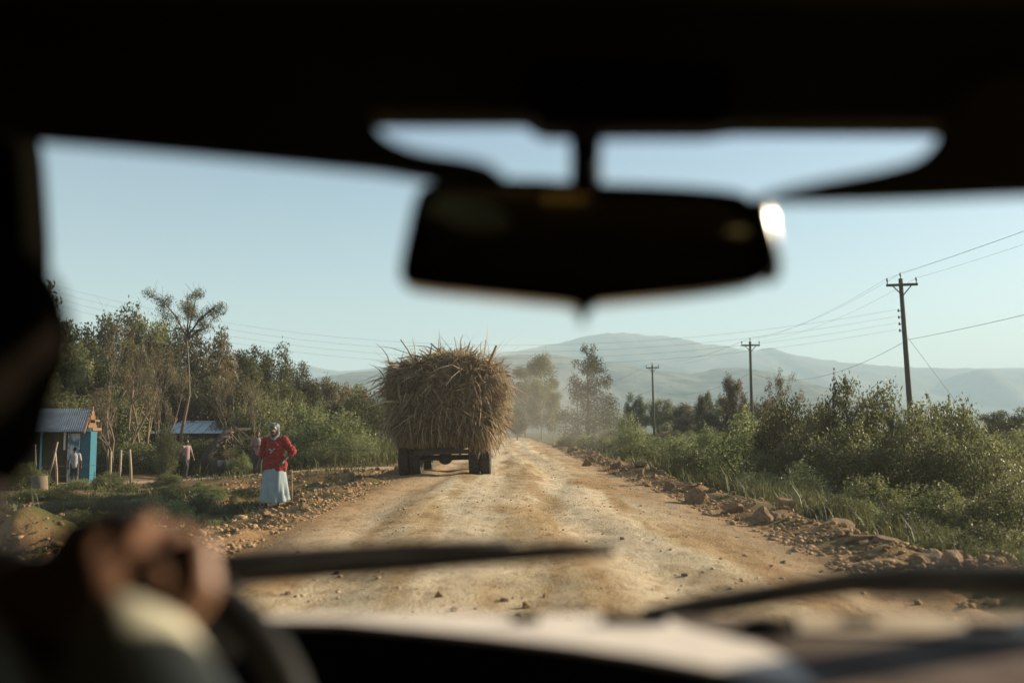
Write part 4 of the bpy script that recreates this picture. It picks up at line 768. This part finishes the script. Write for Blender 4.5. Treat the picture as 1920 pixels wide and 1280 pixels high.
Gs = np.concatenate([Gs, Gs[:, :1]], 1); o = add('skirt', grid_mesh('skirt', Gs, M['skirt']), W); q = o.modifiers.new('solid', 'SOLIDIFY'); q.thickness = .008
m = MB(); m.ell(v(0, -.145, 1.675), (.092*s, .112*s, .070*s), Matrix.Rotation(R(-14), 3, 'X')); m.ell(v(.01, -.06, 1.66), (.090*s, .09*s, .085*s)); m.capsule(v(.075, -.12, 1.66), v(.092, -.13, 1.50), .036*s, .034*s); m.capsule(v(-.04, -.06, 1.62), v(-.07, -.07, 1.45), .05*s, .035*s); m.capsule(v(.088, -.13, 1.50), v(.03, -.205, 1.40), .034*s, .028*s); m.capsule(v(-.085, -.10, 1.45), v(.0, -.20, 1.40), .028*s, .024*s); m.capsule(v(-.08, -.16, 1.69), v(.08, -.19, 1.72), .022*s, .022*s)
q = remesh(add('headscarf', m.mesh('headscarf', M['scarf']), W), .009, 2); dm = q.modifiers.new('wrinkle', 'DISPLACE'); tx2 = bpy.data.textures.new('scarf_folds', 'CLOUDS'); tx2.noise_scale = .07; dm.texture = tx2; dm.strength = .010
cp = P(548, 935, WD+.1); m = MB(); cz = G(cp.x, WD+.1); m.tube([(cp.x, WD+.1, cz), (cp.x-.01, WD+.1, cz+.3), (cp.x-.02, WD+.1, cz+.62)], .011, 6); add('stick', m.mesh('stick', M['wood']), None, 'thin upright stick beside the woman\'s skirt', 'stick')

# ------------------------------------------------------------------ the car round the camera
CAR = thing('car', 'dark interior of the car the picture is taken from, out of focus', 'car', (0, .9, 0))
def cpart(name, m, mat, par=None, bev=.01, smooth=False):
    o = add(name, m.mesh(name, mat, smooth), par or CAR)
    if bev: bevel(o, bev)
    return o
_link = add
def reparent(o): o.location = Vector(o.location)-CAR.location if o.parent == CAR else o.location
HZL, HZR = P(960, 214, .93).z, P(1600, 232, .93).z
prism('windscreen_header', [(-700, 214), (300, 214), (985, 214), (1010, 232), (1345, 236), (1400, 230), (1745, 231), (2600, 235), (2600, -260), (-700, -260)], .93, .05, M['headliner'], CAR, .006, 0)
m = MB(); m.box((.06, -.55, 1.63), (1.7, 3.1, .05)); cpart('roof', m, M['headliner'])
prism('mirror_mount', [(1000, 120), (1000, 225), (1022, 240), (1340, 240), (1375, 232), (1380, 120)], .885, .045, M['plastic'], CAR, .006, 0)
prism('sun_visor', [(-300, 40), (500, 120), (690, 205), (706, 236), (722, 256), (780, 281), (905, 298), (940, 322), (962, 345), (950, 366), (830, 362), (808, 330), (400, 290), (60, 260), (-300, 232)], .86, .018, M['headliner'], CAR, .005, 1)
prism('sun_visor', [(2300, 60), (1850, 130), (1775, 225), (1768, 258), (1742, 284), (1695, 309), (1500, 344), (1425, 366), (1440, 374), (1500, 376), (1700, 372), (1920, 362), (2300, 350)], .86, .018, M['headliner'], CAR, .005, 1)
prism('windscreen_pillar', [(-600, -100), (16, 180), (34, 262), (40, 340), (48, 470), (42, 560), (0, 700), (-60, 820), (-700, 820)], .95, .06, M['pillar'], CAR, .008, 1)
m = MB(); m.beam((.68, .98, 1.58), (.82, 1.22, .93), .07, .07); cpart('windscreen_pillar', m, M['headliner'])
for s_ in (-1, 1): m = MB(); m.beam((s_*.8, -.2, .9), (s_*.72, -.25, 1.6), .09, .06); cpart('door_pillar', m, M['headliner'])

m = MB(); m.box((.84, -.2, .62), (.06, 2.8, .6)); cpart('door', m, M['plastic']); m = MB(); m.box((-.84, -.2, .62), (.06, 2.8, .6)); cpart('door', m, M['plastic'])
DL = add('mirror_glow_panel', None, CAR); m = MB(); m.box((.093, .27, 1.592), (.085, .075, .026)); bevel(add('glow_panel_amber', m.mesh('glow_panel_amber', M['amber'], False), DL), .008); m = MB(); m.box((-.055, .27, 1.596), (.20, .05, .016)); bevel(add('glow_panel_tan', m.mesh('glow_panel_tan', M['tan'], False), DL), .005)  # unlit amber and tan panels added to give the mirror a warm reflection
m = MB(); m.box((.0, -1.8, 1.0), (1.74, .06, 1.3)); cpart('rear_wall', m, M['tan']); m = MB(); m.box((0, -.1, .33), (1.74, 3.4, .05)); cpart('floor_pan', m, M['plastic'])
a0, a1 = Vector((.06, 1.0, 1.50)), Vector((.06, 1.21, .94)); m = MB(); nx = 9
Gw = np.array([[(x_*(.62+.14*t_)+.06, a0.y+(a1.y-a0.y)*t_+.05*(1-x_*x_), a0.z+(a1.z-a0.z)*t_) for x_ in np.linspace(-1, 1, 13)] for t_ in np.linspace(0, 1, 7)]); add('windscreen', grid_mesh('windscreen', Gw, M['glass']), CAR)
for s_, y0_, y1_, nm in ((-1, -1.75, 1.3, 'side_shade_pane'), (1, -1.75, .25, 'side_shade_pane')):
    m = MB(); m.box((s_*.80, (y0_+y1_)/2, 1.25), (.006, y1_-y0_, .68)); cpart(nm, m, M['tint'], None, 0)  # unseen dark panes added to dim the cabin
for s_, y1_ in ((1, 1.02), (-1, 1.02)):
    m = MB(); m.box((s_*.80, (y1_-1.75)/2, 1.52), (.07, y1_+1.75, .20)); cpart('shade_rail', m, M['headliner'])  # unseen rails added to keep sun off the driver's torso
# mirror
MR = add('rear_view_mirror', None, CAR)
prism('mirror_housing', [(1100+(a-1100)*1.045, 455+(b-447)*1.17) for a, b in [(812, 352), (900, 345), (1000, 343), (1100, 350), (1250, 354), (1372, 363), (1398, 376), (1412, 410), (1432, 488), (1424, 511), (1300, 529), (1150, 542), (1112, 546), (1104, 560), (1096, 579), (1088, 560), (1080, 546), (950, 536), (800, 521), (770, 514), (762, 494), (774, 440), (792, 368)]], .95, .035, M['gloss'], MR, .010, 1)
prism('mirror_glass', [(830, 366), (1000, 360), (1250, 370), (1368, 380), (1388, 400), (1414, 488), (1405, 498), (1150, 526), (950, 520), (795, 503), (784, 488), (808, 380)], .946, .003, M['mirror'], MR, 0, 1)
m = MB(); m.tube([P(1100+(a-1100)*1.045+3, 455+(b-455)*1.17, .944) for a, b in [(1401, 384), (1407, 396), (1413, 415), (1422, 450), (1431, 487), (1429, 503), (1415, 510)]], .009, 14); add('mirror_bezel', m.mesh('mirror_bezel', M['gloss']), MR)
m = MB(); a, b_ = P(1098, 225, .93), P(1098, 365, .96); m.tube([a, a.lerp(b_, .5), b_], [.017, .015, .016], 12); add('mirror_stem', m.mesh('mirror_stem', M['plastic']), MR)
# dashboard: plan outline of the front lip at height DZ
DZ = P(1050, 1222, 1.0).z
def on_dash(px, py): d = P(px, py, 1.0)-Vector((0, 0, CAM_H)); k_ = (DZ-CAM_H)/d.z; return Vector((0, 0, CAM_H))+d*k_
lip = [on_dash(*q) for q in [(430, 1178), (520, 1176), (640, 1178), (760, 1190), (900, 1204), (1050, 1222), (1200, 1244), (1330, 1268), (1450, 1296), (1600, 1330), (1750, 1350), (1950, 1365), (2200, 1370)]]
BACK = on_dash(960, 1163).y
m = MB(); n = len(lip); xb = [p.x for p in lip]
top_ = [(p.x, p.y, DZ) for p in lip]+[(p.x*1.25, max(BACK, p.y+.01), DZ-.002) for p in reversed(lip)]
m.v = top_+[(p[0], p[1]-.0, DZ-.30) for p in top_]; N2 = len(top_); m.f = [tuple(range(N2)), tuple(range(2*N2-1, N2-1, -1))]+[(i, i+N2, (i+1) % N2+N2, (i+1) % N2) for i in range(N2)]
DB = cpart('dashboard', m, M['dash'], None, .006)
def top_sheet(name, front, back, mat, th):
    m = MB(); tp = [on_dash(*q) for q in front]+[on_dash(*q) for q in back]; n_ = len(tp); m.v = [(p.x, p.y, DZ+.002) for p in tp]+[(p.x, p.y, DZ+.002+th) for p in tp]
    m.f = [tuple(range(n_-1, -1, -1)), tuple(range(n_, 2*n_))]+[(i, (i+1) % n_, (i+1) % n_+n_, i+n_) for i in range(n_)]; return add(name, m.mesh(name, mat, False), DB)
top_sheet('dash_mat', [(430, 1177), (520, 1175), (640, 1177), (760, 1189), (900, 1203), (1050, 1221), (1200, 1243), (1330, 1267), (1450, 1294), (1540, 1312)], [(1480, 1250), (1420, 1222), (1330, 1200), (1290, 1190), (1240, 1166), (800, 1164), (420, 1164)], M['mat'], .006)
top_sheet('dash_shaded_top', [(1544, 1314), (1750, 1348), (1950, 1363), (2200, 1368)], [(2150, 1168), (1250, 1166), (1296, 1190), (1336, 1200), (1425, 1222), (1485, 1250)], M['dash_shade'], .004)  # shadow on the right of the dash, painted as a darker sheet
top_sheet('dash_lit_strip', [(1500, 1200), (1700, 1206), (1950, 1214), (2150, 1220)], [(2150, 1169), (1490, 1167)], M['beige'], .008)  # pale strip paints the sunlit band along the back of the dash
m = MB(); c = on_dash(1440, 1196); m.ell((c.x, c.y, DZ), (.032, .04, .022)); c2 = on_dash(1345, 1203); m.ell((c2.x, c2.y, DZ), (.05, .02, .008)); cpart('dash_shadow_bump', m, M['dash'], DB, 0, True)  # dark hump stands in for the shadow wedge on the dash
m = MB(); c = P(250, 1215, 1.12); m.ell((c.x, 1.16, c.z-.02), (.17, .12, .075)); m.box((c.x-.32, 1.18, c.z-.10), (.8, .25, .16)); cpart('instrument_hood', m, M['dash'], DB, 0, True)
for px, py, wd in [(985, 1181, .03), (1190, 1183, .07), (1612, 1188, .035), (1852, 1198, .04)]:
    c = on_dash(px, py); m = MB(); m.box((c.x, c.y, DZ+.012), (wd, .012, .01)); cpart('vent', m, M['plastic'], DB, .002)
# steering wheel
SW = add('steering_wheel', None, CAR); c = P(112, 1510, .755); SW.location = c-Vector((0, 0, 0)); SW.rotation_euler = (R(68), 0, 0)
m = MB(); rw = .178
pr = [(rw+.016*math.cos(a), .016*math.sin(a)) for a in np.linspace(0, 2*np.pi, 11)[:-1]]; m.lathe(pr, 2, 48); add('rim', m.mesh('rim', M['plastic']), SW)
m = MB(); m.ell((0, 0, -.02), (.07, .055, .03)); add('hub', m.mesh('hub', M['plastic']), SW)
for a in (R(10), R(170), R(270)): m = MB(); m.beam((.05*math.cos(a), .05*math.sin(a), -.02), (rw*math.cos(a), rw*math.sin(a), 0), .035, .014); add('spoke', m.mesh('spoke', M['plastic'], False), SW)
# wipers (outside, on the windscreen)
def wiper(arm, blade, ra, rb):
    t_ = add('wiper', None, CAR); m = MB(); m.tube([P(x_, y_, Y_-.27) for x_, y_, Y_ in arm], [r_*.86 for r_ in ra], 8); add('wiper_arm', m.mesh('wiper_arm', M['plastic']), t_); m = MB(); m.tube([P(x_, y_, Y_-.27) for x_, y_, Y_ in blade], [r_*.86 for r_ in rb], 8); add('wiper_blade', m.mesh('wiper_blade', M['plastic']), t_)
wiper([(250, 1085, 1.56), (420, 1062, 1.55), (600, 1044, 1.53), (760, 1028, 1.52), (960, 1020, 1.52)], [(330, 1078, 1.58), (520, 1062, 1.56), (740, 1052, 1.55), (950, 1040, 1.54), (1060, 1032, 1.54), (1150, 1030, 1.54)], [.022, .020, .016, .010, .008], [.020, .022, .017, .013, .012, .010])
wiper([(2150, 1090, 1.54), (1900, 1086, 1.54), (1700, 1084, 1.53), (1560, 1088, 1.53), (1430, 1106, 1.53)], [(1205, 1152, 1.56), (1320, 1134, 1.55), (1480, 1108, 1.55), (1600, 1092, 1.55), (1800, 1092, 1.55), (2100, 1100, 1.55)], [.026, .024, .02, .012, .008], [.010, .016, .016, .016, .02, .022])
# children of CAR were built in world coordinates
for o in CAR.children:
    o.location = Vector(o.location)-CAR.location

# driver
HY = .74
DR = thing('person', 'driver in a pale shirt at the left, hands on the steering wheel, in silhouette', 'person', (P(-105, 680, HY).x, HY, .45)); B = lambda p: Vector(p)-DR.location
hc = P(-105, 680, HY); m = MB(); headshape(m, B(hc)+Vector((-.03, 0, 0)), .92, R(180)); m.capsule(B(hc)+Vector((0, -.02, -.08)), B(hc)+Vector((0, -.03, -.2)), .055, .06)
ch = hc+Vector((0, -.04, -.30)); m.capsule(B(ch)+Vector((-.15, 0, 0)), B(ch)+Vector((.13, 0, 0)), .075, .075); m.capsule(B(ch)+Vector((0, .0, -.05)), B(ch)+Vector((0, .02, -.42)), .15, .15)
wR, wL = P(222, 1172, .69), P(-90, 1200, .69)
eR, eL = P(345, 1470, .62), P(60, 1560, .60); sR, sL = ch+Vector((.16, 0, 0)), ch+Vector((-.16, 0, 0))
for e_, w_, s_ in ((eR, wR, sR), (eL, wL, sL)): m.capsule(B(s_), B(e_), .055, .045); m.capsule(B(e_), B(w_), .043, .03)
def fist(px, py, mir):
    c = B(P(px, py, .70)); X_ = Vector((1, 0, 0))*mir
    m.capsule(c+X_*(-.028)+Vector((0, 0, -.018)), c+X_*.03+Vector((0, 0, -.012)), .036, .034); m.capsule(c+Vector((0, -.01, -.05)), c+Vector((0, -.01, -.02)), .030, .038)
    for i in range(4):
        kx = X_*(-.036+.024*i); h = (.022, .03, .026, .016)[i]; a = c+kx+Vector((0, -.008, h*.4)); b2 = c+kx+Vector((0, .022, h+.008)); d2 = c+kx*1.0+Vector((0, .046, h-.014)); f2 = c+kx+Vector((0, .040, h-.045)); m.capsule(a, b2, .0135, .012, 8); m.capsule(b2, d2, .012, .011, 8); m.capsule(d2, f2, .011, .009, 8)
    t0 = c+X_*.04+Vector((0, -.01, -.03)); t1 = t0+X_*.022+Vector((0, .0, .024)); t2 = t1+Vector((0, .012, .028))-X_*.004; m.capsule(t0, t1, .019, .015, 8); m.capsule(t1, t2, .0145, .011, 8)
fist(212, 1082, 1); fist(-110, 1120, 1)
b = add('body', m.mesh('body', M['skin_pale']), DR); remesh(b, .0045, 2)
m = MB(); hr = B(hc); m.ell(hr+Vector((0, 0, .02)), (.086, .10, .088)); m.ell(hr+Vector((0, -.01, -.03)), (.078, .09, .085)); remesh(add('hair', m.mesh('hair', M['hair']), DR), .008, 2)  # hair extended over the face so the whole head stays dark
m = MB(); m.capsule(B(ch)+Vector((-.15, 0, -.01)), B(ch)+Vector((.13, 0, -.01)), .09, .09); m.capsule(B(ch)+Vector((0, .0, -.05)), B(ch)+Vector((0, .02, -.42)), .17, .17)
for e_, w_, s_ in ((eR, wR, sR), (eL, wL, sL)): m.capsule(B(s_), B(e_), .066, .056); m.capsule(B(e_), B(e_).lerp(B(w_), .97), .053, .039)
remesh(add('shirt', m.mesh('shirt', M['white_cloth']), DR), .007, 2)
m = MB(); m.capsule(B(ch)+Vector((-.13, 0, -.01)), B(ch)+Vector((.11, 0, -.01)), .105, .105); m.capsule(B(ch)+Vector((0, .0, -.05)), B(ch)+Vector((0, .02, -.42)), .19, .19)
remesh(add('torso_shade_layer', m.mesh('torso_shade_layer', M['navy']), DR), .009, 2)  # dark layer added so the driver's torso reads as shaded

# ------------------------------------------------------------------ air
def volume(name, dens, col, ani):
    k = Nodes(name); v_ = k.n('VolumePrincipled'); v_.inputs['Density'].default_value = dens; v_.inputs['Color'].default_value = (*col, 1); v_.inputs['Anisotropy'].default_value = ani; k.l(v_.outputs[0], k.out.inputs['Volume']); return k.m
m = MB(); m.box((0, 4000, 250), (15000, 10000, 512)); add('haze', m.mesh('haze', volume('haze_air', 2.5e-4, (.54, .72, .85), .0), False), kind='stuff', label='pale morning haze', cat='haze')
m = MB(); m.ell((.5, 86, .5), (8, 52, 7.5), None, 24, 16); add('dust', m.mesh('dust', volume('dust_air', .0017, (.95, .88, .78), .3)), kind='stuff', label='dust hanging over the road', cat='dust')
